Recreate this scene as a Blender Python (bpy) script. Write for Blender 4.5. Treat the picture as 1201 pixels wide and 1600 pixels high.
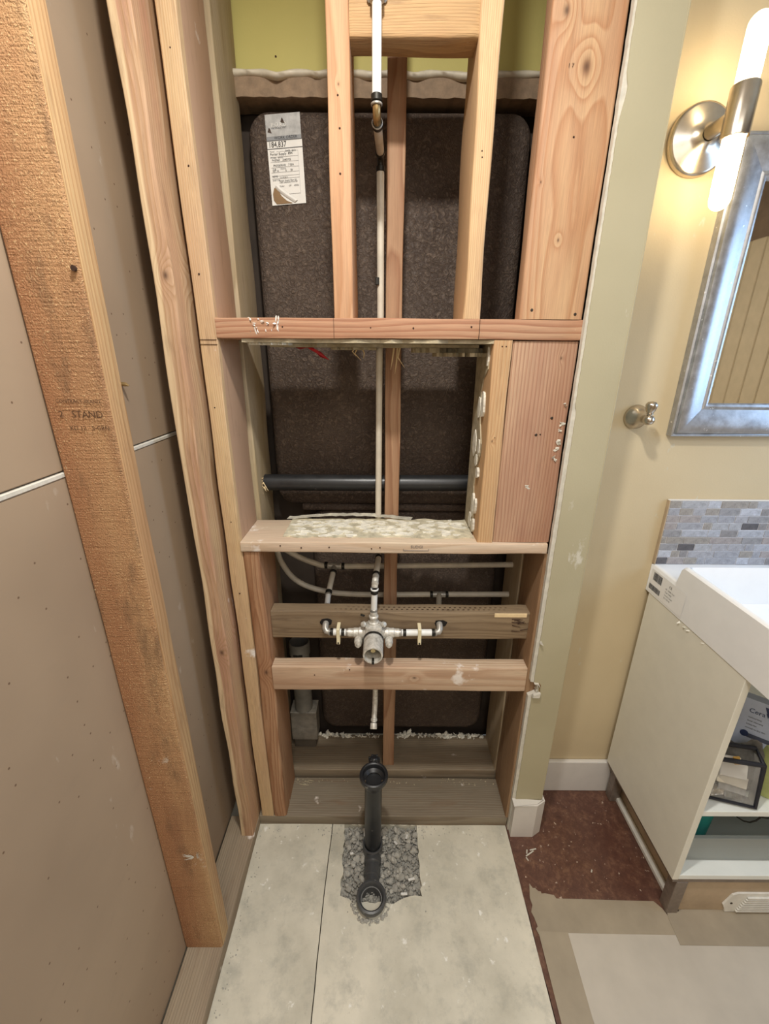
import bpy, bmesh, math, random
from mathutils import Vector, Matrix
from math import sin, cos, pi, radians, sqrt
random.seed(7)
S = bpy.context.scene
for o in list(bpy.data.objects): bpy.data.objects.remove(o)
C = S.collection

# ---------------------------------------------------------------- camera
cam_d = bpy.data.cameras.new('camera'); cam = bpy.data.objects.new('camera', cam_d); C.objects.link(cam)
S.camera = cam
FPX = 669.0
cam_d.sensor_fit = 'VERTICAL'; cam_d.sensor_height = 24.0; cam_d.lens = FPX/1600*24.0
cam_d.clip_start = 0.02; cam_d.clip_end = 30
th = radians(20.1); rl = radians(0.38)
fw = Vector((0, cos(th), -sin(th))); up = Vector((0, sin(th), cos(th))); rt = Vector((1, 0, 0))
r2 = rt*cos(rl) + up*sin(rl); u2 = up*cos(rl) - rt*sin(rl)
cam.matrix_world = Matrix(((r2.x, u2.x, -fw.x, 0), (r2.y, u2.y, -fw.y, 0), (r2.z, u2.z, -fw.z, 1.386), (0, 0, 0, 1)))

# ---------------------------------------------------------------- world, lights, exposure
w = bpy.data.worlds.new('world'); S.world = w; w.use_nodes = True
w.node_tree.nodes['Background'].inputs[0].default_value = (0.75, 0.85, 1, 1)
w.node_tree.nodes['Background'].inputs[1].default_value = 0.6
S.view_settings.view_transform = 'Standard'; S.view_settings.look = 'None'
S.view_settings.gamma = 1.0; S.view_settings.use_curve_mapping = False
S.view_settings.exposure = 0.03

def lamp(name, kind, loc, energy, color, size=0.1, size_y=None, aim=None):
    d = bpy.data.lights.new(name, kind); d.energy = energy; d.color = color
    if kind == 'AREA':
        d.shape = 'RECTANGLE' if size_y else 'DISK'; d.size = size
        if size_y: d.size_y = size_y
    else: d.shadow_soft_size = size
    o = bpy.data.objects.new(name, d); C.objects.link(o); o.location = loc
    if aim is not None:
        o.rotation_euler = (Vector(aim)-Vector(loc)).to_track_quat('-Z', 'Y').to_euler()
    return o
# round ceiling lamp over the shower, just above and in front of the framing
lamp('ceiling_lamp', 'AREA', (-0.03, 0.36, 2.2), 14.5, (1.0, 0.965, 0.90), 0.09, aim=(-0.03, 0.46, 0))
# added overhead fill behind the camera, lifts the shadows all round
lamp('room_fill', 'AREA', (0.35, -0.5, 2.24), 13.0, (1.0, 0.975, 0.94), 0.9, 0.9, aim=(0.35, -0.5, 0))
# second added fill, lower behind the camera, brightens the lower half from the front
lamp('front_fill', 'AREA', (0.25, -1.36, 1.35), 9.0, (1.0, 0.97, 0.93), 0.8, 1.6, aim=(0.1, 1.0, 0.6))
# daylight coming in through the window in the right wall
lamp('window_light', 'AREA', (1.69, 0.56, 1.5), 8.5, (0.42, 0.66, 1.0), 0.5, 0.7, aim=(0.6, 0.56, 1.4))

# ---------------------------------------------------------------- helpers
def lin(c):
    return tuple(((v/255.0)/12.92 if v/255.0 <= .04045 else ((v/255.0+.055)/1.055)**2.4) for v in c[:3]) + (1,)

class NB:
    """tiny node builder"""
    def __init__(s, name):
        s.m = bpy.data.materials.new(name); s.m.use_nodes = True
        s.t = s.m.node_tree; s.n = s.t.nodes; s.l = s.t.links
        s.b = s.n['Principled BSDF']
    def new(s, t, **k):
        n = s.n.new(t)
        for a, v in k.items(): setattr(n, a, v)
        return n
    def put(s, sock, v):
        if isinstance(v, bpy.types.NodeSocket): s.l.new(v, sock)
        elif v is not None: sock.default_value = v
    def math(s, op, a, b=None, c=None, clamp=False):
        n = s.new('ShaderNodeMath', operation=op); n.use_clamp = clamp
        for i, v in enumerate((a, b, c)):
            if v is not None: s.put(n.inputs[i], v)
        return n.outputs[0]
    def obj(s): return s.new('ShaderNodeTexCoord').outputs['Object']
    def sep(s, v):
        n = s.new('ShaderNodeSeparateXYZ'); s.put(n.inputs[0], v); return n.outputs
    def comb(s, x, y, z):
        n = s.new('ShaderNodeCombineXYZ'); s.put(n.inputs[0], x); s.put(n.inputs[1], y); s.put(n.inputs[2], z); return n.outputs[0]
    def mapv(s, v, scale=(1, 1, 1), loc=(0, 0, 0)):
        n = s.new('ShaderNodeMapping'); s.put(n.inputs[0], v); n.inputs['Location'].default_value = loc; n.inputs['Scale'].default_value = scale
        return n.outputs[0]
    def noise(s, v, scale=5, detail=3, rough=.5, dist=0.0):
        n = s.new('ShaderNodeTexNoise'); s.put(n.inputs['Vector'], v); n.inputs['Scale'].default_value = scale
        n.inputs['Detail'].default_value = detail; n.inputs['Roughness'].default_value = rough; n.inputs['Distortion'].default_value = dist
        return n.outputs['Fac']
    def voro(s, v, scale=5, feature='F1', out='Distance'):
        n = s.new('ShaderNodeTexVoronoi', feature=feature); s.put(n.inputs['Vector'], v); n.inputs['Scale'].default_value = scale
        return n.outputs[out]
    def ramp(s, f, stops, interp='LINEAR'):
        n = s.new('ShaderNodeValToRGB'); s.put(n.inputs[0], f); cr = n.color_ramp; cr.interpolation = interp
        while len(cr.elements) < len(stops): cr.elements.new(1)
        for e, (p, c) in zip(cr.elements, stops):
            e.position = p; e.color = c if isinstance(c, tuple) else (c, c, c, 1)
        return n.outputs[0]
    def mix(s, f, a, b, mode='MIX'):
        n = s.new('ShaderNodeMix', data_type='RGBA', blend_type=mode)
        s.put(n.inputs[0], f); s.put(n.inputs[6], a); s.put(n.inputs[7], b); return n.outputs[2]
    def bump(s, h, strength=.3, dist=.002):
        n = s.new('ShaderNodeBump'); s.put(n.inputs['Height'], h); n.inputs['Strength'].default_value = strength; n.inputs['Distance'].default_value = dist
        s.l.new(n.outputs[0], s.b.inputs['Normal'])
    def col(s, c): s.put(s.b.inputs['Base Color'], c)
    def set(s, rough=.6, metal=0.0, spec=None):
        s.put(s.b.inputs['Roughness'], rough); s.b.inputs['Metallic'].default_value = metal
        if spec is not None: s.b.inputs['Specular IOR Level'].default_value = spec

def plain(name, c, rough=.6, metal=0.0, var=.08, scale=20, bump=0.0, bscale=200, bdist=.001, spec=None):
    k = NB(name); v = k.obj()
    n = k.noise(v, scale, 4, .6)
    base = lin(c)
    lo = tuple(x*(1-var*2) for x in base[:3])+(1,); hi = tuple(min(1, x*(1+var*2)) for x in base[:3])+(1,)
    k.col(k.ramp(n, [(.3, lo), (.7, hi)])); k.set(rough, metal, spec)
    if bump: k.bump(k.noise(v, bscale, 3, .6), bump, bdist)
    return k.m

def smudge(k, v, col, color, amount, scale=12, seed=0.0, detail=5, hard=.06):
    n = k.noise(k.mapv(v, loc=(seed, seed*1.7, seed*.3)), scale, detail, .62)
    t = .47 + (1-amount)*.22
    f = k.ramp(n, [(t, 0.0), (t+hard, 1.0)])
    return k.mix(f, col, color)

wood_n = [0]
def wood(name, c1, c2, c3=None, axis='Z', pith=(.02, .09), freq=230, knots=(), dust=.0, contrast=.8, warp=.012, bump=.25, dirt=.15, dirtc=(120, 90, 65), edge=None):
    wood_n[0] += 1; sd = wood_n[0]*3.17
    def ds(c, a=.20):
        g = .3*c[0]+.59*c[1]+.11*c[2]; return tuple((q*(1-a)+g*a)*m_ for q, m_ in zip(c, (.91, .905, .86)))
    c1, c2, c3 = ds(c1), ds(c2, .1), ds(c3 or c1)
    k = NB(name); v = k.obj(); x, y, z = k.sep(v)[:3]
    if axis == 'Z': a, b, t = x, y, z
    elif axis == 'X': a, b, t = z, y, x
    else: a, b, t = z, x, y
    q = k.comb(a, b, t)
    wn = k.new('ShaderNodeTexNoise'); k.put(wn.inputs['Vector'], k.mapv(q, (9, 9, 1.3), (sd, sd*.7, sd*.3))); wn.inputs['Scale'].default_value = 1; wn.inputs['Detail'].default_value = 2.5
    ws = k.sep(wn.outputs['Color'])
    a2 = k.math('ADD', a, k.math('MULTIPLY', k.math('SUBTRACT', ws[0], .5), warp*2.5))
    b2 = k.math('ADD', b, k.math('MULTIPLY', k.math('SUBTRACT', ws[1], .5), warp*2.5))
    da = k.math('SUBTRACT', a2, pith[0]); db = k.math('SUBTRACT', b2, pith[1])
    d = k.math('SQRT', k.math('ADD', k.math('MULTIPLY', da, da), k.math('MULTIPLY', db, db)))
    kn = None
    for (ka, kt, kr) in knots:
        ea = k.math('MULTIPLY', k.math('SUBTRACT', a, ka), 1/kr); et = k.math('MULTIPLY', k.math('SUBTRACT', t, kt), .62/kr)
        e2 = k.math('ADD', k.math('MULTIPLY', ea, ea), k.math('MULTIPLY', et, et))
        g = k.math('EXPONENT', k.math('MULTIPLY', e2, -.6))
        d = k.math('ADD', d, k.math('MULTIPLY', g, kr*1.1))
        core = k.math('EXPONENT', k.math('MULTIPLY', e2, -9.0))
        kn = core if kn is None else k.math('MAXIMUM', kn, core)
    ring = k.math('FRACT', k.math('MULTIPLY', d, freq))
    rf = k.ramp(ring, [(0, .0), (.45, .25), (.86, 1.0), (1.0, .05)])
    big = k.noise(k.mapv(q, (14, 14, 2.0), (sd, 0, sd)), 1, 3, .55)
    fib = k.noise(k.mapv(q, (650, 650, 14), (0, sd, 0)), 1, 2, .6)
    base = k.mix(k.ramp(big, [(.36, 0.0), (.64, 1.0)]), lin(c1), lin(c3 or c1))
    col = k.mix(k.math('MULTIPLY', rf, contrast), base, lin(c2))
    col = k.mix(1.0, col, k.ramp(fib, [(.25, .80), (.75, 1.10)]), 'MULTIPLY')
    if kn is not None: col = k.mix(k.math('MULTIPLY', kn, .85, clamp=True), col, lin((72, 45, 28)))
    if edge:   # (axis 0=x 1=y, threshold, sign, colour): one face of the board is differently coloured wood
        ax, tv, sg, ec = edge; e_ = k.math('MULTIPLY', k.math('SUBTRACT', k.math('ADD', (x, y)[ax], k.math('MULTIPLY', k.math('SUBTRACT', k.noise(k.mapv(q, (9, 9, 5)), 1, 3), .5), .012)), tv), sg*260, clamp=True)
        col = k.mix(e_, col, k.mix(k.math('MULTIPLY', rf, .35), lin(ec), lin(c2)))
    if dirt: col = k.mix(k.math('MULTIPLY', k.ramp(k.noise(k.mapv(q, (60, 60, 9), (sd, sd, 0)), 1, 5, .65), [(.55, 0.0), (.75, 1.0)]), dirt*2, clamp=True), col, lin(dirtc))
    if dust: col = smudge(k, v, col, lin((225, 215, 205)), dust, 9, sd)
    k.col(col); k.set(.72)
    k.bump(k.math('ADD', k.math('MULTIPLY', rf, .35), k.math('MULTIPLY', fib, .8)), bump, .0012)
    return k.m

WL = {}
def wloc(o): return WL.get(o.name, Vector((0, 0, 0)))
def tag(o, label=None, cat=None, group=None, kind=None):
    if label: o['label'] = label
    if cat: o['category'] = cat
    if group: o['group'] = group
    if kind: o['kind'] = kind
    return o
def thing(name, loc, label=None, cat=None, group=None, kind=None):
    o = bpy.data.objects.new(name, None); C.objects.link(o); o.location = loc; o.empty_display_size = .02
    WL[o.name] = Vector(loc); return tag(o, label, cat, group, kind)
def mk(name, bm, mat, parent=None, smooth=False, sharp=35):
    """bm in world coordinates -> one object with its origin at the foot of its bounding box"""
    me = bpy.data.meshes.new(name)
    bmesh.ops.recalc_face_normals(bm, faces=bm.faces[:])
    vs = [v.co for v in bm.verts]
    o0 = Vector(((min(v.x for v in vs)+max(v.x for v in vs))/2, (min(v.y for v in vs)+max(v.y for v in vs))/2, min(v.z for v in vs)))
    bmesh.ops.translate(bm, verts=bm.verts[:], vec=-o0)
    if smooth:
        for f in bm.faces: f.smooth = True
        for e in bm.edges:
            if len(e.link_faces) == 2 and e.calc_face_angle(0) > radians(sharp): e.smooth = False
    bm.to_mesh(me); bm.free()
    for m in (mat if isinstance(mat, (list, tuple)) else [mat]): me.materials.append(m)
    o = bpy.data.objects.new(name, me); C.objects.link(o)
    WL[o.name] = o0
    if parent is not None: o.parent = parent; o.location = o0 - wloc(parent)
    else: o.location = o0
    return o

def BM(): return bmesh.new()
def box(bm, x0, x1, y0, y1, z0, z1, bev=0.0, seg=1):
    r = bmesh.ops.create_cube(bm, size=1)
    vs = r['verts']
    for v in vs: v.co = Vector((x0+(v.co.x+.5)*(x1-x0), y0+(v.co.y+.5)*(y1-y0), z0+(v.co.z+.5)*(z1-z0)))
    if bev:
        es = list({e for v in vs for e in v.link_edges})
        bmesh.ops.bevel(bm, geom=es, offset=bev, segments=seg, profile=.5, affect='EDGES')
    return bm
def lumber(bm, x0, x1, y0, y1, z0, z1, axis='Z', bev=.003, wob=.0008, n=26, rnd=None, bow=0.0):
    """lofted board: rounded cross-section, slightly uneven along its length"""
    rnd = rnd or random.Random(int((x0*7+y0*13+z0*31)*1000) & 0xffff)
    lo = [x0, y0, z0]; hi = [x1, y1, z1]; ai = 'XYZ'.index(axis); u, v = [i for i in range(3) if i != ai]
    sec = []
    for cu, cv, a0 in ((hi[u]-bev, hi[v]-bev, 0), (lo[u]+bev, hi[v]-bev, 90), (lo[u]+bev, lo[v]+bev, 180), (hi[u]-bev, lo[v]+bev, 270)):
        for j in range(4):
            a = radians(a0+j*30); sec.append((cu+bev*cos(a), cv+bev*sin(a)))
    ph = [rnd.uniform(0, 6.28) for _ in range(8)]
    rings = []
    for i in range(n+1):
        t = i/n; ring = []
        L = (hi[ai]-lo[ai])*t
        for j, (su, sv) in enumerate(sec):
            c = j//4
            wu = wob*(sin(L*9+ph[c])+.6*sin(L*23+ph[c+4])) ; wv = wob*(sin(L*8+ph[(c+2) % 4])+.6*sin(L*27+ph[(c+1) % 4+4]))
            if i in (0, n): wu *= .3; wv *= .3
            p = [0, 0, 0]; p[ai] = lo[ai]+L; p[u] = su+wu+bow*sin(pi*t); p[v] = sv+wv
            ring.append(bm.verts.new(p))
        rings.append(ring)
    m = len(sec)
    for i in range(n):
        for j in range(m):
            bm.faces.new((rings[i][j], rings[i][(j+1) % m], rings[i+1][(j+1) % m], rings[i+1][j]))
    bm.faces.new(rings[0]); bm.faces.new(rings[-1])
    return bm
def poly(bm, pts, plane, d0, d1):
    """extruded polygon; pts in the plane's two axes, thickness along the third"""
    def P(a, b, d):
        return {'XZ': (a, d, b), 'XY': (a, b, d), 'YZ': (d, a, b)}[plane]
    A = [bm.verts.new(P(a, b, d0)) for a, b in pts]; B = [bm.verts.new(P(a, b, d1)) for a, b in pts]
    ea = [bm.edges.new((A[i], A[(i+1) % len(A)])) for i in range(len(A))]; eb = [bm.edges.new((B[i], B[(i+1) % len(B)])) for i in range(len(B))]
    bmesh.ops.triangle_fill(bm, edges=ea, use_beauty=True); bmesh.ops.triangle_fill(bm, edges=eb, use_beauty=True)
    for i in range(len(A)):
        j = (i+1) % len(A); bm.faces.new((A[i], A[j], B[j], B[i]))
    return bm
def smoothpath(pts, n=6):
    pts = [Vector(p) for p in pts]; out = []
    P = [pts[0]*2-pts[1]]+pts+[pts[-1]*2-pts[-2]]
    for i in range(1, len(P)-2):
        for j in range(n):
            t = j/n; a, b, c, d = P[i-1:i+3]
            out.append(.5*((2*b)+(c-a)*t+(2*a-5*b+4*c-d)*t*t+(3*b-a-3*c+d)*t**3))
    out.append(pts[-1]); return out
def tube(bm, pts, r, seg=14, cap=True, smooth=0):
    pts = smoothpath(pts, smooth) if smooth else [Vector(p) for p in pts]
    rr = r if isinstance(r, (list, tuple)) else [r]*len(pts)
    tan = []
    for i in range(len(pts)):
        a = pts[max(i-1, 0)]; b = pts[min(i+1, len(pts)-1)]; tan.append((b-a).normalized())
    ref = Vector((0, 0, 1)) if abs(tan[0].z) < .9 else Vector((1, 0, 0))
    nrm = tan[0].cross(ref).normalized(); rings = []
    for i, p in enumerate(pts):
        nrm = (nrm - tan[i]*nrm.dot(tan[i])).normalized(); bi = tan[i].cross(nrm)
        rings.append([bm.verts.new(p+(nrm*cos(2*pi*j/seg)+bi*sin(2*pi*j/seg))*rr[i]) for j in range(seg)])
    for i in range(len(rings)-1):
        for j in range(seg):
            bm.faces.new((rings[i][j], rings[i][(j+1) % seg], rings[i+1][(j+1) % seg], rings[i+1][j]))
    if cap: bm.faces.new(rings[0]); bm.faces.new(rings[-1])
    return bm
def lathe(bm, prof, origin, direction=(0, 0, 1), seg=28):
    """prof = [(radius, height)...] around direction from origin"""
    d = Vector(direction).normalized(); ref = Vector((0, 0, 1)) if abs(d.z) < .9 else Vector((1, 0, 0))
    n = d.cross(ref).normalized(); b = d.cross(n); o = Vector(origin); rings = []
    for r, h in prof:
        if r < 1e-6: rings.append([bm.verts.new(o+d*h)])
        else: rings.append([bm.verts.new(o+d*h+(n*cos(2*pi*j/seg)+b*sin(2*pi*j/seg))*r) for j in range(seg)])
    for i in range(len(rings)-1):
        A, B = rings[i], rings[i+1]
        for j in range(seg):
            k = (j+1) % seg
            if len(A) == 1 and len(B) == 1: continue
            if len(A) == 1: bm.faces.new((A[0], B[j], B[k]))
            elif len(B) == 1: bm.faces.new((A[j], A[k], B[0]))
            else: bm.faces.new((A[j], A[k], B[k], B[j]))
    return bm
def sheet(bm, pts):
    """flat ngon in world space"""
    bm.faces.new([bm.verts.new(p) for p in pts]); return bm
def text(body, size, loc, ex, ey, mat, parent, name='printed_text', align='LEFT', sx=1.0):
    cu = bpy.data.curves.new('t', 'FONT'); cu.body = body; cu.size = size; cu.align_x = align; cu.resolution_u = 2; cu.extrude = 0
    to = bpy.data.objects.new('t', cu); C.objects.link(to)
    me = bpy.data.meshes.new_from_object(to.evaluated_get(bpy.context.evaluated_depsgraph_get()))
    bpy.data.objects.remove(to); bm = BM(); bm.from_mesh(me); bpy.data.meshes.remove(me)
    ex = Vector(ex).normalized(); ey = Vector(ey).normalized(); o = Vector(loc)
    for v in bm.verts: v.co = o+ex*v.co.x*sx+ey*v.co.y
    return mk(name, bm, mat, parent)
def blob(bm, c, r, rnd, squash=(1, 1, .7), sub=1):
    b = bmesh.ops.create_icosphere(bm, subdivisions=sub, radius=1)
    rot = Matrix.Rotation(rnd.uniform(0, 6.28), 3, Vector((rnd.random()-.5, rnd.random()-.5, rnd.random()+.01)).normalized())
    for v in b['verts']:
        q = v.co*rnd.uniform(.72, 1.1); q = Vector((q.x*squash[0], q.y*squash[1], q.z*squash[2])); v.co = Vector(c)+(rot @ q)*r
    return bm
def jag(a, b, n, amp, rnd, flat=0):
    """ragged line between two points"""
    out = []
    for i in range(n+1):
        t = i/n; s = amp*(rnd.random()-.5)*2 if 0 < i < n else 0
        out.append((a[0]+(b[0]-a[0])*t+s, a[1]+(b[1]-a[1])*t))
    return out

# ---------------------------------------------------------------- materials
def drywall_paper():
    k = NB('brown_drywall_paper'); v = k.obj()
    n = k.noise(v, 2.2, 3, .5); c = k.ramp(n, [(.35, lin((150, 130, 108))), (.65, lin((166, 145, 121)))])
    n2 = k.noise(k.mapv(v, (1, 3, 9)), 4, 4, .6)
    c = k.mix(k.math('MULTIPLY', k.ramp(n2, [(.55, 0.0), (.75, 1.0)]), .25), c, lin((150, 132, 112)))
    xyz = k.sep(v); v2 = k.comb(xyz[1], xyz[2], 0.0)
    vr = k.new('ShaderNodeTexVoronoi', voronoi_dimensions='2D'); k.put(vr.inputs[0], v2); vr.inputs['Scale'].default_value = 24
    sp = k.ramp(vr.outputs['Distance'], [(.028, 1.0), (.048, 0.0)])
    pick = k.ramp(k.sep(vr.outputs['Color'])[0], [(.66, 0.0), (.67, 1.0)])
    c = k.mix(k.math('MULTIPLY', k.math('MULTIPLY', sp, pick), .8), c, lin((88, 62, 45)))
    c = smudge(k, k.mapv(v, (1, 3.0, 1.2)), c, lin((205, 195, 182)), .18, 5, 4.2, 6, .12)
    k.col(c); k.set(.75, 0, .3); k.bump(k.noise(v, 60, 3), .08, .001); return k.m
M_paper = drywall_paper()
M_gyp = plain('white_gypsum', (202, 198, 186), .9, var=.06, scale=60, bump=.4, bscale=300)
def wallpaint(name, c, c2, amt=.15):
    k = NB(name); v = k.obj(); n = k.noise(v, 3.0, 3)
    col = k.ramp(n, [(.35, lin(c)), (.65, lin(c2))])
    col = smudge(k, k.mapv(v, (1, 1, .5)), col, lin((200, 196, 180)), amt*.6, 16, 1.3, 5, .05)
    k.col(col); k.set(.62, 0, .35); k.bump(k.noise(v, 240, 3, .6), .22, .0012); return k.m
M_wall = wallpaint('cream_wall_paint', (196, 178, 144), (204, 187, 153))
M_endpaint = wallpaint('khaki_end_paint', (168, 160, 132), (178, 170, 142), .3)
M_green = wallpaint('yellow_green_board', (196, 186, 112), (204, 194, 120), .0)
M_trim = plain('white_trim_paint', (216, 212, 206), .4, var=.02)
M_ceil = plain('ceiling_paint', (225, 220, 205), .8)
M_dark = plain('cavity_shade_dark', (60, 50, 42), .9)  # darkness of the cavity put into the colour of its boards

def concrete():
    k = NB('pale_concrete'); v = k.obj()
    n = k.noise(v, 5, 6, .6); c = k.ramp(n, [(.32, lin((186, 181, 164))), (.5, lin((208, 203, 186))), (.68, lin((224, 218, 200)))])
    c = k.mix(k.math('MULTIPLY', k.ramp(k.noise(v, 17, 6, .7), [(.5, 0.0), (.72, 1.0)]), .5), c, lin((150, 150, 140)))
    c = k.mix(k.math('MULTIPLY', k.ramp(k.noise(k.mapv(v, loc=(3, 3, 0)), 95, 4, .7), [(.63, 0.0), (.76, 1.0)]), .35), c, lin((138, 134, 120)))
    c = smudge(k, v, c, lin((238, 236, 228)), .2, 30, 9.0, 5, .06)
    k.col(c); k.set(.8); k.bump(k.noise(v, 130, 5, .7), .35, .0015); return k.m
M_conc = concrete()
def redfloor():
    k = NB('red_brown_stained_floor'); v = k.obj()
    n = k.noise(v, 45, 8, .78, .3); c = k.ramp(n, [(.3, lin((74, 48, 40))), (.5, lin((98, 67, 54))), (.7, lin((136, 102, 80)))])
    c = k.mix(k.math('MULTIPLY', k.ramp(k.noise(v, 4, 3), [(.4, 0.0), (.65, 1.0)]), .45), c, lin((84, 54, 48)))
    c = smudge(k, v, c, lin((196, 176, 158)), .14, 75, 2.0, 4, .04)
    k.col(c); k.set(k.ramp(k.noise(v, 12, 4), [(.3, .3), (.7, .55)])); k.bump(n, .15, .001); return k.m
M_red = redfloor()
M_kraft = plain('grey_kraft_paper', (192, 184, 170), .6, var=.05, scale=6, bump=.15, bscale=12, bdist=.004)
M_tape = plain('tan_kraft_tape', (160, 148, 128), .42, var=.06, scale=9, bump=.15, bscale=15, bdist=.003)

def roughsawn():
    k = NB('rough_sawn_stud'); v = k.obj(); x, y, z = k.sep(v)[:3]
    big = k.noise(k.mapv(v, (22, 22, 3.2)), 1, 3, .6)
    c = k.ramp(big, [(.3, lin((140, 110, 76))), (.48, lin((188, 152, 106))), (.7, lin((208, 178, 128)))])
    # reddish tone towards the wall side
    hx = k.math('ADD', x, k.math('MULTIPLY', k.math('SUBTRACT', k.noise(k.mapv(v, (6, 6, 3)), 1, 2), .5), .05))
    c = k.mix(k.ramp(hx, [(.0, .62), (.18, 0.0)]), c, lin((172, 120, 84)))
    hx2 = k.math('MULTIPLY', k.ramp(k.math('ADD', x, .043), [(0, 1.0), (.055, 0.0)]), .55)
    c = k.mix(hx2, c, lin((170, 112, 76)))
    sm = k.noise(k.mapv(v, (25, 25, 420)), 1, 2, .5)
    saw = k.math('MULTIPLY', k.ramp(sm, [(.52, 0.0), (.68, 1.0)]), k.ramp(k.noise(v, 9, 3), [(.4, .1), (.6, .8)]))
    c = k.mix(k.math('MULTIPLY', saw, .45), c, lin((118, 78, 46)))
    lump = k.noise(k.mapv(v, (430, 430, 330)), 1, 3, .65)
    c = k.mix(k.ramp(lump, [(.60, 0.0), (.68, .85)]), c, lin((226, 196, 148)))
    c = k.mix(k.ramp(lump, [(.33, .65), (.42, 0.0)]), c, lin((112, 82, 52)))
    c = k.mix(k.math('MULTIPLY', k.ramp(k.noise(k.mapv(v, (18, 18, 5), (4, 0, 9)), 1, 5, .7), [(.56, 0.0), (.68, 1.0)]), .55), c, lin((104, 80, 56)))
    c = smudge(k, v, c, lin((232, 220, 205)), .06, 11, 5.0, 6, .08)
    k.col(c); k.set(.8); k.bump(k.math('ADD', lump, k.math('MULTIPLY', sm, .5)), 1.0, .0035); return k.m
M_rough = roughsawn()
M_nail = plain('dark_nail', (70, 62, 56), .4, .7)
M_hole = plain('nail_hole', (58, 36, 24), .9)
M_ink = plain('stamp_ink', (84, 58, 38), .9)
M_mortar = plain('thinset_mortar', (224, 220, 206), .9, var=.12, scale=50, bump=.6, bscale=220, bdist=.002)
M_mortar2 = plain('old_grey_thinset', (168, 156, 130), .9, var=.15, scale=40, bump=.6, bscale=160, bdist=.002)
def fiber():
    k = NB('brown_fibreglass'); v = k.obj()
    n = k.noise(k.mapv(v, (1, 1, 1)), 95, 4, .62, 1.6); c = k.ramp(k.noise(v, 6, 4), [(.35, lin((72, 60, 53))), (.65, lin((90, 77, 68)))])
    c = k.mix(k.math('MULTIPLY', k.ramp(n, [(.50, 0.0), (.66, 1.0)]), .4), c, lin((142, 124, 108)))
    k.col(c); k.set(.5, 0, .35); k.bump(n, 1.0, .006); return k.m
M_fiber = fiber()
M_band = plain('tan_flange', (138, 116, 92), .7, var=.1, scale=60, bump=.5, bscale=200)
M_lip = plain('white_caulk', (205, 196, 176), .5, var=.06, scale=40)
M_pex = plain('white_pex', (226, 226, 222), .35, var=.03, scale=60)
M_pexg = plain('milky_pex', (200, 192, 176), .4, var=.06, scale=25)
M_crimp = plain('black_crimp_ring', (44, 42, 38), .45, .6)
M_brass = plain('dull_brass', (176, 150, 104), .35, .8, var=.12, scale=90)
def castmetal():
    k = NB('cast_bronze'); v = k.obj(); n = k.noise(v, 90, 5, .7)
    k.col(k.ramp(n, [(.3, lin((160, 156, 146))), (.5, lin((204, 200, 190))), (.7, lin((232, 229, 222)))])); k.set(.45, .35); k.bump(n, .3, .001); return k.m
M_cast = castmetal()
M_copper = plain('tarnished_fitting', (172, 168, 160), .4, .45, var=.15, scale=90)
M_strap = plain('cream_plastic', (226, 214, 178), .5)
def absm(name='black_abs', base=(32, 33, 35)):
    k = NB(name); v = k.obj()
    c = k.ramp(k.noise(v, 30, 5, .7), [(.35, lin(base)), (.7, lin(tuple(b+12 for b in base)))])
    c = smudge(k, v, c, lin((150, 148, 142)), .16, 45, 2.2, 6, .12)
    k.col(c); k.set(.34); k.bump(k.noise(v, 200, 2), .05); return k.m
M_abs = absm()
M_absd = absm('dusty_black_abs', (62, 63, 64))
def stonem():
    k = NB('grey_rubble'); oi = k.new('ShaderNodeObjectInfo'); v = k.obj()
    n = k.noise(v, 120, 4, .7); c = k.ramp(n, [(.3, lin((126, 124, 118))), (.7, lin((176, 173, 164)))])
    c = k.mix(k.ramp(oi.outputs['Random'], [(0, .5), (1, 0.0)]), c, lin((206, 202, 190)))
    k.col(c); k.set(.9); k.bump(n, .5, .001); return k.m
M_stone = stonem()
M_nickel = plain('brushed_nickel', (196, 186, 172), .26, 1.0, var=.04, scale=60)
def framem():
    k = NB('silver_frame'); v = k.obj(); n = k.noise(k.mapv(v, (40, 40, 40)), 1, 5, .7)
    c = k.ramp(n, [(.3, lin((150, 152, 156))), (.7, lin((184, 186, 190)))])
    c = smudge(k, v, c, lin((240, 242, 245)), .06, 70, 3.3, 4, .03)
    k.col(c); k.set(k.ramp(n, [(.3, .28), (.7, .42)]), .75); return k.m
M_frame = framem()
k = NB('mirror_glass'); k.col(lin((235, 238, 238))); k.set(.015, 1.0); M_mirror = k.m
k = NB('frosted_lit_glass'); k.col(lin((255, 248, 232))); k.set(.4)
k.put(k.b.inputs['Emission Color'], (1.0, .76, .42, 1)); k.b.inputs['Emission Strength'].default_value = 7.0; M_glow = k.m
k = NB('hot_filament_glass'); k.col(lin((255, 250, 240))); k.set(.4)
k.put(k.b.inputs['Emission Color'], (1.0, .78, .46, 1)); k.b.inputs['Emission Strength'].default_value = 26.0; M_hot = k.m
M_ceram = plain('white_ceramic', (234, 236, 238), .16, var=.01)
M_cab = plain('offwhite_laminate', (224, 222, 210), .42, var=.015)
M_cabin = plain('white_laminate_inside', (232, 236, 232), .4, var=.015)
M_leg = plain('grey_brown_leg', (128, 116, 106), .35, .2, var=.1, scale=60)
M_toe = plain('tan_toe_board', (178, 158, 132), .6, var=.06)
M_reg = plain('white_register', (222, 220, 212), .45)
M_black = plain('black_fabric_trim', (28, 30, 40), .6)
M_dkblue = plain('navy_print', (36, 52, 92), .5)
M_pack = plain('pale_blue_carton', (176, 188, 212), .4, var=.04)
M_carton = plain('dark_navy_carton_side', (70, 78, 100), .5)
M_teal = plain('teal_plastic', (32, 130, 128), .4)
M_lime = plain('lime_green_cloth', (178, 186, 120), .7)
M_white = plain('white_label_paper', (228, 226, 220), .6, var=.03)
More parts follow.
